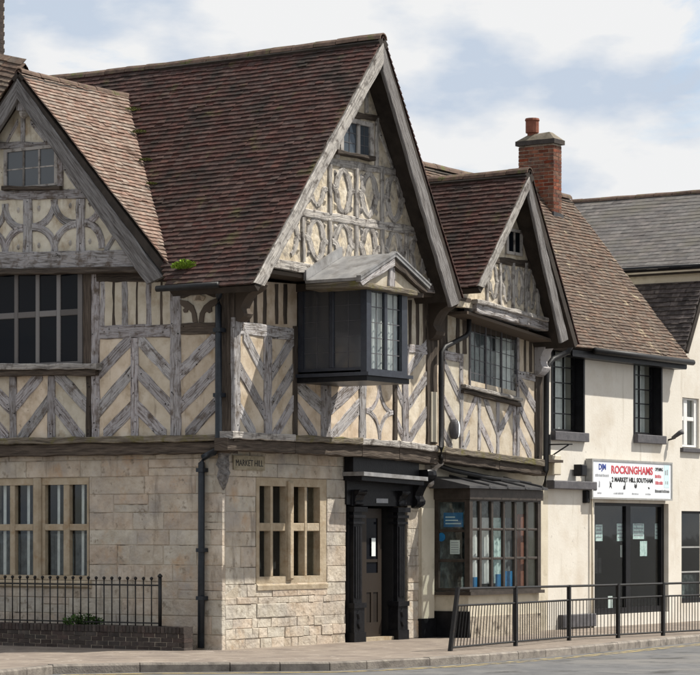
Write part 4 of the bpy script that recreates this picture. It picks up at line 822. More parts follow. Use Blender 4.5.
# ------------------------------------------------------------------ the rendered shop house
SH = empty('rendered_house', R0.P(12.6, 0), 'cream rendered house with brown tiled roof, leaded upper windows and a shopfront', 'house')
u0, u1 = uE, R0.u(680)
H1 = (R0.u(552.5), R0.u(583), R0.z(568, 432), R0.z(568, 347)); H2 = (R0.u(634.7), R0.u(660.8), R0.z(648, 435), R0.z(648, 356.5))
H3 = (R0.u(594.5), R0.u(668.5), R0.z(630, 613.5), R0.z(630, 503))
wl = holed('wall', R0, u0, u1, -0.1, zW+0.15, [H1, H2, H3], 0.5, RENDER, SH)
box('wall_return', R0, u1-0.3, u1, -0.1, zW+0.1, -5.6, -0.5, RENDER, SH)
for h, lx, bx in ((H1, 0.5, (3, 5)), (H2, 0.45, (2, 5))):
    pl = R0.off(-0.17); a, b, c, d = h
    def ux(t): return a+(b-a)*t
    fr = holed('window', pl, a+0.002, b-0.002, c+0.002, d-0.002, [(a+0.07, b-0.06, c+0.06, d-0.08)], 0.06, BLACK, SH)
    for q in ((b-0.008, b+0.05, c-0.0, d+0.04), (a-0.05, a+0.008, c-0.0, d+0.04)): box('jamb_board', R0, q[0], q[1], q[2], q[3], -0.2, 0.015, BLACK, fr)
    box('head_board', R0, a-0.05, b+0.05, d-0.006, d+0.045, -0.2, 0.017, BLACK, fr)
    box('pane', pl, a+0.06, b-0.05, c+0.05, d-0.07, -0.045, -0.04, GLASS, fr)
    n1, n2 = bx; A_, B_, C_, D_ = a+0.07, b-0.06, c+0.06, d-0.08
    for i in range(1, n1): t = A_+(B_-A_)*i/n1; box('glazing_bar', pl, t-0.014, t+0.014, C_, D_, -0.041, -0.012, BLACK, fr)
    for i in range(1, n2): t = C_+(D_-C_)*i/n2; box('glazing_bar', pl, A_, B_, t-0.011, t+0.011, -0.0405, -0.014, BLACK, fr)
    curtain('curtain', pl, A_+(B_-A_)*0.45, B_, C_, D_, -0.16, CURT, fr, 0.025, 0.12); curtain('curtain', pl, A_, A_+(B_-A_)*0.3, C_, D_, -0.16, CURT, fr, 0.025, 0.12)
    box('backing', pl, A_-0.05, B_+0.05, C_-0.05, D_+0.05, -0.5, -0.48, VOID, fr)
    block('sill', R0, a-0.06, b+0.07, c-0.17, c-0.002, -0.17, 0.10, 0.01, GREYP, fr, 0.002)
rf = slope(SH, WE.P(uS, zW), WE.P(uW, zW), range_pt(uS, rW, zr+0.02), range_pt(uW, rW, zr), TILEB, seed=9, sag=0.06, rough=1.1, gauge=0.086, tw=0.155, lift=0.028)
ridge_tiles(rf, range_pt(uS, rW, zr+0.02), range_pt(uW, rW, zr))
slope(SH, WE.P(uW, zW, -2*rW), WE.P(uS, zW, -2*rW), range_pt(uW, rW, zr), range_pt(uS, rW, zr+0.02), TILEB, seed=10)
prism('gable_end', Pl(R0.P(u1+0.0, 0)[:2], nR, dR), [(-0.02, zW), (-rW+0.3, zr-0.16), (-2*rW+0.62, zW)], -0.25, 0.0, RENDER, SH)
gp0, gp1 = WE.P(R0.u(578), zW-0.05, 0.06), WE.P(uW+0.05, zW-0.05, 0.06)
tube('gutter', [gp0, gp1], 0.06, IRON, SH); box('fascia', WE, R0.u(560), uW-0.02, zW-0.17, zW-0.07, -0.06, -0.035, BLACK, SH)
box('eaves_soffit', WE, R0.u(560), uW-0.05, zW-0.19, zW-0.172, -0.30, -0.03, BLACK, SH)
tube('downpipe', [R0.P(R0.u(590), R0.z(590, 478), 0.05), R0.P(R0.u(590), 0.0, 0.05)], 0.022, RENDER2, SH)
# shopfront
sf = holed('shopfront', R0.off(-0.10), H3[0]+0.002, H3[1]-0.002, H3[2]+0.002, H3[3]-0.002, [(H3[0]+0.06, R0.off(-0.1).u(626), H3[2]+0.12, H3[3]-0.06), (R0.off(-0.1).u(630.5), H3[1]-0.12, H3[2]+0.12, H3[3]-0.06)], 0.07, BLACK, SH)
sp = R0.off(-0.14)
for a, b in ((H3[0]+0.05, sp.u(627)), (sp.u(630), H3[1]-0.11)): box('pane', sp, a, b, H3[2]+0.11, H3[3]-0.05, -0.006, 0.0, GLASS, sf)
m = MB(); a, b, c, d = H3
m.box(R0, a-0.2, b+0.4, c-0.4, c-0.35, -3.2, -0.3).box(R0, a-0.2, b+0.4, d+0.1, d+0.15, -3.2, -0.3).box(R0, a-0.25, a-0.2, c-0.4, d+0.1, -3.2, -0.3).box(R0, b-0.07, b-0.02, c-0.4, d+0.1, -3.2, -0.19).box(R0, a-0.2, b+0.4, c-0.4, d+0.1, -3.3, -3.2)
m.build('shop_interior', VOID, sf)
for (wa, ua_, ub_, z0, z1) in ((-1.2, 0.2, 1.5, -0.3, 0.75), (-1.6, 1.7, 2.9, -0.3, 0.6), (-2.4, 0.1, 2.6, 1.1, 1.2), (-2.4, 0.1, 2.6, 0.3, 0.4)): box('display_shelf', R0, a+ua_, a+ub_, c+z0, c+z1, wa-0.35, wa, ASSORT, sf)
rg = random.Random(4)
for k in range(14): t = a+0.25+k*0.17; hh = rg.uniform(0.15, 0.55); box('stock', R0, t, t+rg.uniform(0.08, 0.15), c+0.75+0.001*k, c+0.75+hh, -1.35, -1.22, rg.choice((ASSORT, PAPERG, CURTG, GREYP)), sf)
fb = block('canopy_strip', R0, uE-0.05, R0.u(590), R0.z(568, 489.5), R0.z(568, 481), 0.0, 0.16, 0.015, GREYP, SH, 0.004)
block('plinth_block', R0, R0.u(558), R0.u(591), R0.z(575, 627), R0.z(575, 614), 0.0, 0.12, 0.01, GREYP, SH, 0.003)
block('lead_box', R0, R0.u(547), R0.u(555), R0.z(550, 475), R0.z(550, 455), 0.0, 0.14, 0.02, RENDER2, SH, 0.004)
# chimney on the ridge
wC = -2.02; CP = R0.off(wC); uc = CP.u(553.3); lc = 0.80; bc = 0.34
zc1 = CP.z(553, 143); zc0 = zr-1.2
st = MB().box(CP, uc+0.006, uc+bc-0.006, zc0, zc1, -lc+0.006, -0.006).build('chimney_stack', MORTAR, SH)
bk = MB(); zz = zc0; k = 0
while zz < zc1-0.03:
    z2 = min(zz+0.068, zc1)
    for (L_, f) in ((bc, 0), (lc, 1), (bc, 2), (lc, 3)):
        p = -(0.11 if (k+f) % 2 else 0.0)
        while p < L_-0.01:
            a, b = max(p, 0)+0.004, min(p+0.22, L_)-0.004; p += 0.225
            if b-a < 0.03: continue
            q = 0.004+jn(0.003)
            if f == 0: bk.box(CP, uc+a, uc+b, zz, z2-0.007, -0.08, q)
            elif f == 2: bk.box(CP, uc+a, uc+b, zz, z2-0.007, -lc-q, -lc+0.08)
            elif f == 1: bk.box(CP, uc-q, uc+0.08, zz, z2-0.007, -b, -a)
            else: bk.box(CP, uc+bc-0.08, uc+bc+q, zz, z2-0.007, -b, -a)
    zz += 0.075; k += 1
tag(bk.build('bricks', BRICK, st), kind='stuff')
MB().box(CP, uc-0.05, uc+bc+0.05, zc1-0.002, zc1+0.09, -lc-0.05, 0.05).build('chimney_cap', BRICKD, st)
V = [CP.P(uc-0.04, zc1+0.09, 0.04), CP.P(uc+bc+0.04, zc1+0.09, 0.04), CP.P(uc+bc+0.04, zc1+0.09, -lc-0.04), CP.P(uc-0.04, zc1+0.09, -lc-0.04), CP.P(uc+0.1, zc1+0.25, -0.15), CP.P(uc+bc-0.1, zc1+0.25, -0.15), CP.P(uc+bc-0.1, zc1+0.22, -lc+0.15), CP.P(uc+0.1, zc1+0.22, -lc+0.15)]
mesh('flaunching', V, [(0, 1, 2, 3), (4, 5, 6, 7)]+[(i, (i+1) % 4, 4+(i+1) % 4, 4+i) for i in range(4)], CAPM, st)
pc = CP.P(uc+bc/2, zc1+0.20, -lc+0.22)
MB().tube([(pc[0], pc[1], pc[2]), (pc[0], pc[1], pc[2]+0.06), (pc[0], pc[1], pc[2]+0.07), (pc[0], pc[1], pc[2]+0.30), (pc[0], pc[1], pc[2]+0.32), (pc[0], pc[1], pc[2]+0.36)], [0.10, 0.10, 0.135, 0.135, 0.15, 0.14], 12).build('chimney_pot', TERRA, st)
prism('lead_flashing', CP, [(uc-0.03, zr-0.72), (uc+bc+0.03, zr-0.75), (uc+bc+0.03, zr-0.48), (uc-0.03, zr-0.45)], -0.02, 0.03, DARKLEAD, st)

# ------------------------------------------------------------------ white gabled house beyond
GH = empty('gabled_house', R0.P(18, 0, -0.1), 'white gabled house with white casement windows and dark tiled roof beyond the shop', 'house')
G0 = R0.off(-0.04); gF = G0.uz(684, 349); gT = G0.uz(700, 290); sl_ = (gT[1]-gF[1])/(gT[0]-gF[0]); us_ = G0.u(702)
gw = 1.5; gA = (gF[0]+gw, gF[1]+sl_*gw)
h1 = (G0.u(680.5)+0.08, G0.u(699), G0.z(690, 448), G0.z(690, 398)); h2 = (G0.u(681.5), G0.u(735), G0.z(690, 603), G0.z(690, 511))
wv = holed('wall', G0, u1+0.005, u1+6.2, -0.1, gF[1], [h1, h2], 0.4, RENDER, GH)
prism('gable_wall', G0, [(gF[0]-0.02, gF[1]), (us_+0.3, gF[1]), (us_+0.3, gF[1]+sl_*(us_-gF[0])-0.1), (us_, gF[1]+sl_*(us_-gF[0])-0.1)], -0.4, 0.0, RENDER, GH)
gv = G0.off(0.06)
zq_ = gF[1]+sl_*(us_-0.02-gF[0])
slope(GH, G0.P(gF[0]-0.05, gF[1], -6.0), G0.P(gF[0]-0.05, gF[1], 0.06), G0.P(us_-0.02, zq_+0.06, -6.0), G0.P(us_-0.02, zq_+0.06, 0.06), TILED, seed=12, tw=0.17, gauge=0.11)
window(GH, G0.off(-0.05), [(680.8, 684), (687.5, 694)], [(400, 417), (421, 445)], (679.5, 697.5, 398.5, 447), 0.06, WHITE, GLASS, back=0.3)
block('sill', G0, h1[0]-0.1, h1[1]+0.06, h1[2]-0.09, h1[2]-0.002, -0.1, 0.07, 0.01, GREYP, GH, 0.002)
sf2 = holed('shopfront', G0.off(-0.1), h2[0]+0.002, h2[1]-0.002, h2[2]+0.002, h2[3]-0.002, [(h2[0]+0.06, h2[1]-0.06, h2[2]+0.1, h2[3]-0.05)], 0.07, BLACK, GH)
box('pane', G0, h2[0]+0.05, h2[1]-0.05, h2[2]+0.09, h2[3]-0.04, -0.15, -0.145, GLASS, sf2)
for t in (0.33, 0.6): box('glazing_bar', G0, h2[0]+0.06, h2[1]-0.06, h2[2]+(h2[3]-h2[2])*t, h2[2]+(h2[3]-h2[2])*t+0.03, -0.144, -0.11, ALUM, sf2)
box('shop_interior', G0, h2[0]-0.1, h2[1]+1.4, h2[2]-0.1, h2[3]+0.1, -1.6, -1.5, VOID, sf2)
box('display_shelf', G0, h2[0]+0.2, h2[1]-0.2, h2[2]-0.05, h2[2]+0.55, -1.2, -0.8, ASSORT, sf2)

# ------------------------------------------------------------------ slate roofed building behind
SB = empty('slate_roofed_building', R0.P(us_+2, 0, -5), 'tall building with grey slate roof and pale eaves rising behind the shops', 'building')
ES = Pl(R0.P(us_, 0)[:2], nR, (-dR[0], -dR[1])); ue, ze = ES.uz(660, 269); z2_ = ES.z(660, 281)
uSl = ES.off(-2.9).u(565)
box('wall', ES, uSl+0.2, -2.4, -0.1, gF[1], -5.8, 0.0, RENDER2, SB); box('wall', ES, uSl+0.2, -0.06, gF[1]+0.01, ze-0.10, -5.8, 0.0, RENDER2, SB)
box('eaves_board', ES, uSl, 0.10, ze-0.10, ze-0.02, -0.2, 0.16, RENDER2, SB)
tube('gutter', [ES.P(uSl, ze+0.0, 0.18), ES.P(0.12, ze+0.0, 0.18)], 0.05, BLACK, SB)
ER = ES.off(-2.9); zrs = ER.z(640, 197); uSl = ER.u(565)
rr_ = slope(SB, ES.P(uSl, ze, 0.2), ES.P(0.12, ze, 0.2), ER.P(uSl, zrs), ER.P(0.12, zrs), SLATE, seed=14, tw=0.26, gauge=0.17, lift=0.014, sag=0.02, rough=0.5)
ridge_tiles(rr_, ER.P(uSl, zrs), ER.P(0.12, zrs), r=0.09, mat=RIDGE)

ridge_b = ES.off(-6.0)
slope(SB, ridge_b.P(0.12, ze), ridge_b.P(uSl, ze), ER.P(0.12, zrs), ER.P(uSl, zrs), SLATE, seed=16, tw=0.26, gauge=0.17, lift=0.014, sag=0.02, rough=0.5)
for w_ in (-0.06, uSl+0.5): prism('gable_wall', R0.off(w_), [(us_, ze-0.10), (us_+5.8, ze-0.10), (us_+2.9, zrs-0.2)], -0.3, 0.0, RENDER2, SB)
# ------------------------------------------------------------------ things in front of and on the houses
# shop sign
SP = R0.off(0.14); q = [SP.uz(591.5, 501), SP.uz(672, 498.5), SP.uz(672, 462.5), SP.uz(591.5, 458.5)]
su0, su1, sz0, sz1 = q[0][0], q[1][0], (q[0][1]+q[1][1])/2, (q[2][1]+q[3][1])/2
SG = empty('shop_sign', SP.P((su0+su1)/2, sz0), 'long white shop sign with red and black lettering over the shopfront', 'sign')
box('board', SP, su0+0.03, su1-0.03, sz0+0.03, sz1-0.03, -0.13, 0.0, SIGNW, SG)
holed('frame', SP, su0, su1, sz0, sz1, [(su0+0.045, su1-0.045, sz0+0.035, sz1-0.035)], 0.14, ALUM, SG, w=0.015)
W_, H_ = su1-su0, sz1-sz0
def st(body, fx, fz, fw, h, mat, bold=0.0): return text(body, h*H_, SP, su0+fx*W_, sz0+fz*H_, 0.003, mat, SG, width=fw*W_, bold=bold)
def pr(fx, fz, fw, h, mat, n):
    """a line of print too small to read in the photograph: one small mark for each letter"""
    for k in range(n):
        a = su0+(fx+fw*k/n)*W_; hh = h*H_*random.uniform(0.75, 1.0); box('print_mark', SP, a, a+fw*W_/n*random.uniform(0.5, 0.75), sz0+fz*H_, sz0+fz*H_+hh, 0.001, 0.0035, mat, SG)
st('ROCKINGHAMS', 0.235, 0.66, 0.515, 0.27, RED, 0.006); st('2 MARKET HILL SOUTHAM', 0.24, 0.45, 0.51, 0.16, BLKL, 0.004)
st('DJM', 0.085, 0.74, 0.085, 0.20, BLUL, 0.004); pr(0.045, 0.56, 0.165, 0.07, GREYL, 11)
st('OPENING', 0.78, 0.76, 0.10, 0.13, BLKL); pr(0.78, 0.58, 0.085, 0.09, RED, 5); pr(0.785, 0.41, 0.10, 0.09, RED, 6); pr(0.78, 0.20, 0.19, 0.08, BLKL, 11)
for fx, fw, t in ((0.07, 0.05, 3), (0.265, 0.12, 7), (0.49, 0.085, 5), (0.66, 0.07, 4)): pr(fx, 0.13, fw, 0.05, GREYL, t)
def blob(fx, fz, pts, mat): return prism('emblem', SP, [(su0+(fx+x*0.3)*W_, sz0+(fz+z)*H_) for x, z in pts], 0.001, 0.005, mat, SG)
blob(0.225, 0.27, [(-0.05, 0), (0.0, 0.05), (0.06, 0.0), (0.03, 0.08), (0.06, 0.16), (0.02, 0.13), (-0.03, 0.19), (-0.02, 0.09)], BLKL)
blob(0.395, 0.26, [(-0.05, 0.0), (0.03, 0.0), (0.05, 0.19), (0.03, 0.19), (0.01, 0.10), (-0.03, 0.09)], BLKL)
blob(0.535, 0.30, [(-0.06, 0.05), (-0.03, 0.0), (0.03, 0.0), (0.05, 0.06), (0.03, 0.14), (0.0, 0.06), (-0.04, 0.12)], BLKL)
blob(0.70, 0.28, [(-0.04, 0.05), (0.0, 0.0), (0.04, 0.02), (0.0, 0.06)], BLKL); blob(0.09, 0.30, [(-0.02, 0), (0.03, 0.0), (0.03, 0.12), (0.0, 0.16)], GREYL)
box('pale_panel', SP, su0+0.895*W_, su0+0.965*W_, sz0+0.33*H_, sz0+0.92*H_, 0.001, 0.003, SIGNC, SG)
pr(0.905, 0.66, 0.05, 0.16, GREYL, 2); pr(0.91, 0.42, 0.045, 0.10, GREYL, 2)
# street name plate
NP = R0.off(0.03); a, b = NP.uz(234, 469.5), NP.uz(265, 456.5)
np_ = box('street_name_plate', NP, a[0], b[0], a[1], b[1], -0.03, 0.0, PLATE, None); tag(np_, 'small weathered street name plate under the jetty by the house corner', 'name plate')
text('MARKET HILL', (b[1]-a[1])*0.62, NP, a[0]+0.05, a[1]+(b[1]-a[1])*0.28, 0.002, BLKL, np_, width=(b[0]-a[0])-0.1)
# posters and papers
def poster(pl, x0, x1, y0, y1, mat, label, w=0.0, grp=None, tilt=0.0, lines=True):
    u0, u1, z0, z1 = pl.u(x0), pl.u(x1), pl.z((x0+x1)/2, y1), pl.z((x0+x1)/2, y0)
    o = prism('poster', pl, [(u0, z0), (u1, z0+tilt), (u1, z1+tilt), (u0, z1)], w-0.004, w, mat, None); tag(o, label, 'poster', grp)
    return o, u0, u1, z0, z1
bi = BS.off(-0.075)
o, a, b, c, d = poster(bi, 443.5, 463, 512.5, 527, BLUEP, 'bright blue poster high in the side of the bay window')
for k in range(3): box('print_line', bi, a+0.04, b-0.04-0.06*k, c+0.05+k*0.055, c+0.07+k*0.055, 0.0005, 0.002, SIGNC, o)
o, a, b, c, d = poster(bi, 450, 459.5, 540, 554, PAPER, 'white paper notice in the middle side pane of the bay window')
for k in range(5): box('print_line', bi, a+0.02, b-0.02, c+0.03+k*0.04, c+0.04+k*0.04, 0.0005, 0.002, GREYL, o)
bo = BS.off(-0.032); u, z = bo.uz(441.5, 537)
o = prism('sticker', bo, [(u+0.075*math.cos(t*math.pi/8), z+0.075*math.sin(t*math.pi/8)) for t in range(16)], 0.0, 0.003, BLUEP, None); tag(o, 'round blue sticker on the side glass of the bay window', 'sticker')
si = R0.off(-0.20)
for x0, x1, y0, y1, lb in ((595.5, 602.5, 524.5, 541, 'printed poster at the end of the shopfront beside the thin downpipe'), (617, 626.3, 523.5, 541, 'printed poster in shopfront left door pane against the centre bar'), (633, 644, 523.5, 539, 'printed poster in shopfront right pane against the centre bar'), (655, 663, 523.5, 539, 'printed poster in shopfront pane close to the right jamb')):
    o, a, b, c, d = poster(si, x0, x1, y0, y1, PAPERG, lb)
    for k in range(4): box('print_line', si, a+0.03, b-0.04, c+0.06+k*0.07, c+0.085+k*0.07, 0.0005, 0.002, GREYL, o)
poster(si, 620.5, 624.5, 545, 557, PAPER, 'narrow white leaflet hanging low in the shopfront left pane'); poster(si, 640, 647, 541, 556, PAPERG, 'pale leaflet hanging below the poster in shopfront right pane')
poster(si, 608, 612.5, 596, 612, PAPER, 'white leaflet near the foot of the shopfront left pane')
BW = BF.off(-0.12)
for x0, x1, y0, y1, mt, lb in ((471.5, 479.5, 577, 588, BLUEP, 'blue leaflet in the bottom corner pane of the bay front'), (496, 503, 574, 588, BLUEP, 'blue leaflet in a bottom middle pane of the bay front'), (505, 514, 571, 588, BLUEP, 'wide blue leaflet in the bottom row of the bay front'), (517.5, 524, 514, 588, TERRA, 'tall reddish banner standing inside the bay front')):
    poster(BW, x0, x1, y0, y1, mt, lb, w=jn(0.01))
# wall alarm, bracket, lamps
AL = R1.off(0.16); u, z = AL.uz(460.5, 429)
V = []; pr = [(0.0, 0.16), (0.0, 0.17), (0.09, 0.15), (0.14, 0.10)]
o = empty('alarm_box', R1.P(u, z-0.2), 'rounded pale and dark burglar alarm box on the timbered wall', 'alarm box')
m = MB(); ring = [(math.cos(t*math.pi/8), math.sin(t*math.pi/8)) for t in range(16)]
def lens(nm, k0, k1, mt):
    V = []
    for w, s in ((0.0, 1.0), (0.10, 1.0), (0.15, 0.8), (0.17, 0.45)): V += [R1.P(u+cx*0.085*s, z+cz_*0.17*s, w*0.7) for cx, cz_ in ring]
    mesh(nm, V, [(i*16+k, i*16+(k+1) % 16, (i+1)*16+(k+1) % 16, (i+1)*16+k) for i in range(3) for k in range(k0, k1)]+([tuple(range(48, 64))] if k1 == 16 and k0 == 0 else []), mt, o, smooth=True)
lens('casing', 0, 16, GREYP)
V = []
for w, s in ((0.06, 1.03), (0.105, 1.03), (0.156, 0.83), (0.176, 0.45)): V += [R1.P(u+0.004+cx*0.085*s, z+cz_*0.17*s, w*0.7) for cx, cz_ in [(math.cos(t*math.pi/8-math.pi*0.5), math.sin(t*math.pi/8-math.pi*0.5)) for t in range(9)]]
mesh('cover', V, [(i*9+k, i*9+k+1, (i+1)*9+k+1, (i+1)*9+k) for i in range(3) for k in range(8)]+[tuple(range(27, 36))], SIGNW, o)
a_, z_ = R0.uz(545.5, 440); zt_ = R0.z(545.5, 444.5)
BR = empty('sign_bracket', R0.P(R0.u(548), R0.z(548, 460)), 'empty black triangular iron sign bracket between the timbered and rendered houses', 'bracket')
ub_ = R0.u(549); zt_ = R0.z(549, 444.5); zl_ = R0.z(549, 457)
box('back_plate', R0, ub_-0.02, ub_+0.03, R0.z(549, 461), R0.z(549, 434.5), 0.0, 0.02, IRON, BR)
tube('arm', [R0.P(ub_, zt_, 0.02), R0.P(ub_+0.02, zt_, 0.48)], 0.014, IRON, BR, 6); tube('strut', [R0.P(ub_, zl_, 0.02), R0.P(ub_+0.02, zt_-0.01, 0.40)], 0.014, IRON, BR, 6)
FLm = empty('wall_lamp', R0.P(R0.u(582.5), R0.z(582, 478)), 'black box wall lamp beside the end of the white shop sign', 'lamp')
block('housing', R0, R0.off(0.2).u(580.8), R0.off(0.2).u(586.5), R0.z(583, 476.5), R0.z(583, 465), 0.05, 0.22, 0.02, BLACK, FLm, 0.0); box('lamp_arm', R0, R0.u(582), R0.u(584), R0.z(583, 472), R0.z(583, 468), 0, 0.06, BLACK, FLm)
FL2 = empty('wall_bracket', R0.P(R0.u(584), R0.z(584, 502)), 'small black bracket fixing under the grey strip by the sign', 'bracket')
block('housing', R0, R0.u(582.5), R0.u(585.8), R0.z(584, 503), R0.z(584, 490.5), 0.0, 0.10, 0.02, BLACK, FL2, 0.0)
SL = empty('security_light', R0.P(R0.u(669), R0.z(669, 438)), 'small rusty angled light fixed below the leaded window by the sign', 'lamp')
tube('arm', [R0.P(R0.u(668), R0.z(668, 440), 0.0), R0.P(R0.u(670), R0.z(670, 438), 0.12)], 0.02, IRON, SL, 6)
MB().tube([R0.P(R0.u(668.5), R0.z(669, 438.5), 0.08), R0.P(R0.u(670), R0.z(671, 433), 0.22), R0.P(R0.u(671), R0.z(672, 432), 0.26)], [0.035, 0.05, 0.055], 10).build('lamp_head', GREYP, SL, True)

# chimney at the far left, on the back roof
CH = L0.off(-3.4); uL = CH.u(-21)
chm = empty('brick_chimney', CH.P(uL-0.4, CH.z(0, 62)-1.0), 'slim dark brick chimney rising behind the left gable', 'chimney')
zb_, zt_ = CH.z(0, 62)-3.2, CH.z(0, -60)
m = MB(); zz = zb_; k = 0
while zz < zt_:
    p = -(0.11 if k % 2 else 0)
    while p < 0.7: 
        a, b = max(p, 0)+0.004, min(p+0.221, 0.7)-0.004; p += 0.225
        if b-a > 0.03: m.box(CH, uL-0.7+a, uL-0.7+b, zz, zz+0.068, -0.1, jn(0.003)); m.box(CH, uL-0.1, uL+jn(0.003), zz, zz+0.068, -b, -a)
    zz += 0.075; k += 1
cs = MB().box(CH, uL-0.69, uL-0.008, zb_, zt_, -0.69, -0.008).build('stack', MORTAR, chm); tag(m.build('bricks', BRICKD, chm), kind='stuff')

# dwarf brick wall and its iron railing
GW = L0.off(0.52); uE_ = GW.u(184); uS_ = GW.u(-150); zt = GW.z(100, 625)
dw = empty('garden_wall', GW.P((uE_+uS_)/2, 0, -0.1), 'low dark brick wall with upright brick coping in front of stone wall', 'wall')
MB().box(GW, uS_, uE_-0.05, -0.1, zt-0.004, -0.22, -0.006).build('wall_core', MORTAR, dw)
ch = 0.075; cop = 0.105; z = -0.02; k = 0
zs_ = [];
while z < zt-cop-0.02: zs_.append(z); z += (zt-cop+0.02)/round((zt-cop+0.02)/ch)
for k, z in enumerate(zs_):
    p = uE_-(0.11 if k % 2 else 0.222)
    e = uE_
    while e > uS_:
        block('brick', GW, max(p, uS_)+0.004, e-(0.004 if e < uE_ else 0), z+0.003, z+ch-0.006, -0.225, jn(0.003), 0.005, BRICKD, dw, 0.002); e = p; p -= 0.226
p = uE_
while p > uS_: block('coping_brick', GW, p-0.070, p-0.004, zt-cop, zt+jn(0.003), -0.225, 0.012+jn(0.003), 0.007, BRICKD, dw, 0.002); p -= 0.074
RL = L0.off(0.42)
ir = empty('iron_railing', RL.P(RL.u(60), zt), 'black iron railing with ball finials standing on the low brick wall', 'railing')
zr0, zr1 = RL.z(100, 584.5), zt+0.05
def bar(u, z0, z1, r, fr):
    MB().tube([RL.P(u, z0), RL.P(u, z1)], r, 6).build('bar', IRON, ir)
x = 152.5
proto = None; us = []
u_ = RL.u(151.5); du = RL.u(151.5)-RL.u(143.5); zt2 = RL.z(100, 579)
base = None
for k in range(36):
    u = u_-du*k
    if base is None:
        m = MB().tube([(0, 0, zt-0.01), (0, 0, zt2)], 0.010, 6); m.tube([(0, 0, zt2-0.01), (0, 0, zt2+0.012), (0, 0, zt2+0.028), (0, 0, zt2+0.044)], [0.012, 0.026, 0.026, 0.008], 8); bme = m.build('bar', IRON, ir, True); base = bme.data
    else: bme = link(bpy.data.objects.new('bar', base), ir)
    P = RL.P(u, 0); bme.location = (P[0], P[1], 0)
uPp = RL.u(160)
m = MB().tube([RL.P(uPp, zt-0.01), RL.P(uPp, RL.z(160, 577))], 0.028, 8); m.tube([RL.P(uPp, RL.z(160, 577)), RL.P(uPp, RL.z(160, 575.5)), RL.P(uPp, RL.z(160, 573.5))], [0.038, 0.038, 0.01], 8); m.build('end_post', IRON, ir, True)
for z, t in ((zr0, 0.012), (zt+0.045, 0.010)): box('rail', RL, u_-du*36, uPp, z-t, z+t, -0.014, 0.014, IRON, ir)
# weed behind the railing
def leafy(name, base, n, rx, rz, mat, label, cat, seed, ls=0.05, flat=False):
    rg = random.Random(seed); V, Fc = [], []; o = empty(name, base, label, cat)
    for i in range(n):
        a, r, h = rg.uniform(0, 2*math.pi), rg.random()**0.6, rg.random()
        p = Vector((base[0]+rx*r*math.cos(a), base[1]+rx*0.45*r*math.sin(a), base[2]+rz*(0.06+h*(1.0-0.55*r))))
        d = Vector((math.cos(a)+rg.uniform(-.6, .6), math.sin(a)+rg.uniform(-.6, .6), rg.uniform(0.1, 1.2))).normalized(); s = d.orthogonal().normalized(); s.rotate(Matrix.Rotation(rg.uniform(0, 6.3), 3, d)); l = ls*rg.uniform(0.6, 1.4); w = l*0.3; b = len(V)
        V += [p, p+d*l*0.5+s*w, p+d*l, p+d*l*0.5-s*w]; Fc.append((b, b+1, b+2, b+3))
    mesh('leaves', V, Fc, mat, o, recalc=False)
    m = MB()
    for i in range(7): a = rg.uniform(0, 6.28); m.tube([Vector(base), Vector((base[0]+rx*0.5*math.cos(a), base[1]+rx*0.25*math.sin(a), base[2]+rz*0.6))], 0.005, 4)
    m.build('stems', mat, o); return o
pw_ = L0.off(0.36); u, z = pw_.uz(82, 625)
leafy('weed_plant', pw_.P(u, z-0.02), 420, 0.30, 0.20, LEAF, 'green leafy weed growing behind the iron railing on the wall', 'plant', 5)
u, z = R0.uz(222, 650)
V3 = L3.P(lF[0]-0.06, lF[1]+0.02, -0.02)
leafy('moss_clump', (V3[0]+0.16, V3[1]-0.24, V3[2]+0.07), 1100, 0.19, 0.15, MOSS, 'bright green moss clump on the tiles at the roof valley foot', 'moss', 6, ls=0.035)
for k, (z_, s_k) in enumerate(((7.3, 0.08), (7.75, 0.10), (8.3, 0.13), (8.75, 0.15))):
    t_ = (z_-FL[1])/(A[1]-FL[1]); q_ = b3(R3.P(FL[0]+(A[0]-FL[0])*t_, z_), bval(z_)-0.03)
    tag(leafy('moss_clump', (q_[0]+0.02, q_[1]-0.03, q_[2]+0.02), 420, s_k, s_k*0.42, MOSSD, 'small moss clump growing in the valley between two roofs', 'moss', 20+k, ls=0.017), group='moss clumps in the roof valley')
lp = Vector(b3(R3.P(FL[0]+2.05, FL[1]+2.05*(A[1]-FL[1])/(A[0]-FL[0]), 0), 3.55))

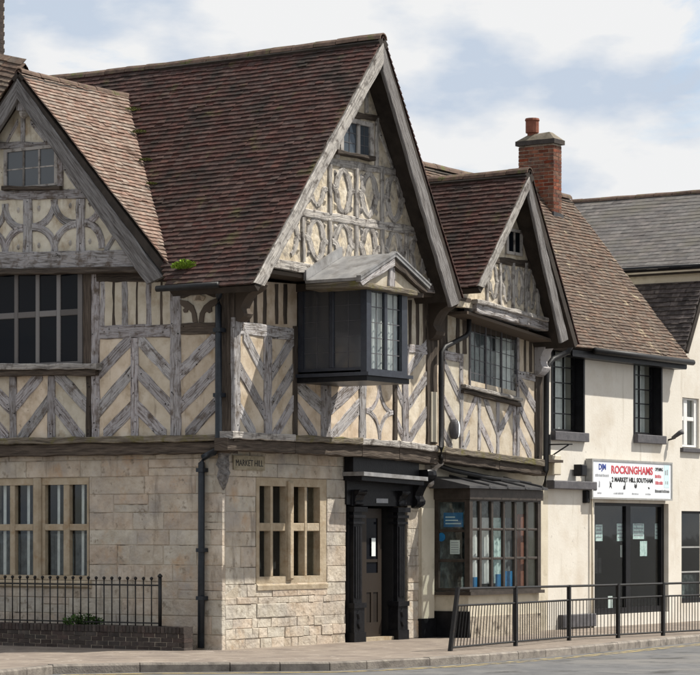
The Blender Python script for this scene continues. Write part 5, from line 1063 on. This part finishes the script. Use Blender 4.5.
# pedestrian guard railing along the kerb
PX = [(450, 651), (515.5, 646), (569, 640.5), (618, 638), (663, 635.7), (712, 633)]
gpts = [gp(*q) for q in PX]
GR = empty('guard_railing', gpts[2], 'black steel pedestrian guard railing along the kerb in front of the shops', 'railing')
def zat(p, x, y): return EYE-(y-HY)*p.y/F
TOP = [588.5, 587.3, 586, 584.8, 583.5, 582.2]; MID = [605.5, 603, 600, 598, 596, 594.5]; BOT = [647.5, 641.5, 637, 634.5, 632, 629.5]
tops = [Vector((p.x, p.y, zat(p, 0, t))) for p, t in zip(gpts, TOP)]; mids = [Vector((p.x, p.y, zat(p, 0, t))) for p, t in zip(gpts, MID)]; bots = [Vector((p.x, p.y, zat(p, 0, t))) for p, t in zip(gpts, BOT)]
ln = Vector((0.12, 0, 0)); 
for i, p in enumerate(gpts):
    t = tops[i].copy(); s = Vector((p.x, p.y, -0.12 if i == 1 else -0.02))
    if i == 0: t += ln; mids[0] += ln*0.72; bots[0] += ln*0.08
    tops[i] = t
    a = (gpts[min(i+1, 5)]-gpts[max(i-1, 0)]).normalized(); n = Vector((-a.y, a.x, 0)); w = 0.028
    V = [q+a*dx*w+n*dy*w for q in (s, t+Vector((0, 0, 0.02))) for dx, dy in ((-1, -1), (1, -1), (1, 1), (-1, 1))]
    mesh('post', V, [(0, 1, 2, 3), (4, 5, 6, 7)]+[(k, (k+1) % 4, 4+(k+1) % 4, 4+k) for k in range(4)], IRON, GR)
for i in range(5):
    for nm, arr, r in (('top_rail', tops, 0.022), ('middle_rail', mids, 0.018), ('bottom_rail', bots, 0.018)): MB().tube([arr[i], arr[i+1]], r, 6).build(nm, IRON, GR)
    L_ = (bots[i+1]-bots[i]).length; n = max(3, round(L_/0.098))
    for k in range(1, n): MB().tube([bots[i].lerp(bots[i+1], k/n), mids[i].lerp(mids[i+1], k/n)], 0.0075, 5).build('baluster', IRON, GR)

# oak pegs and nail heads of the timber frame
V, Fc = [], []
for pl, u, z, w in PEGS:
    b = len(V); r = random.uniform(0.008, 0.014)
    V += [pl.P(u+r*math.cos(k*math.pi/3), z+r*math.sin(k*math.pi/3), w-0.004) for k in range(6)]+[pl.P(u, z, w+0.009)]+[pl.P(u+r*0.7*math.cos(k*math.pi/3), z+r*0.7*math.sin(k*math.pi/3), w+0.008) for k in range(6)]
    Fc += [(b+k, b+(k+1) % 6, b+7+(k+1) % 6, b+7+k) for k in range(6)]+[(b+6, b+7+k, b+7+(k+1) % 6) for k in range(6)]
tag(mesh('pegs', V, Fc, VOID, HO), kind='stuff')
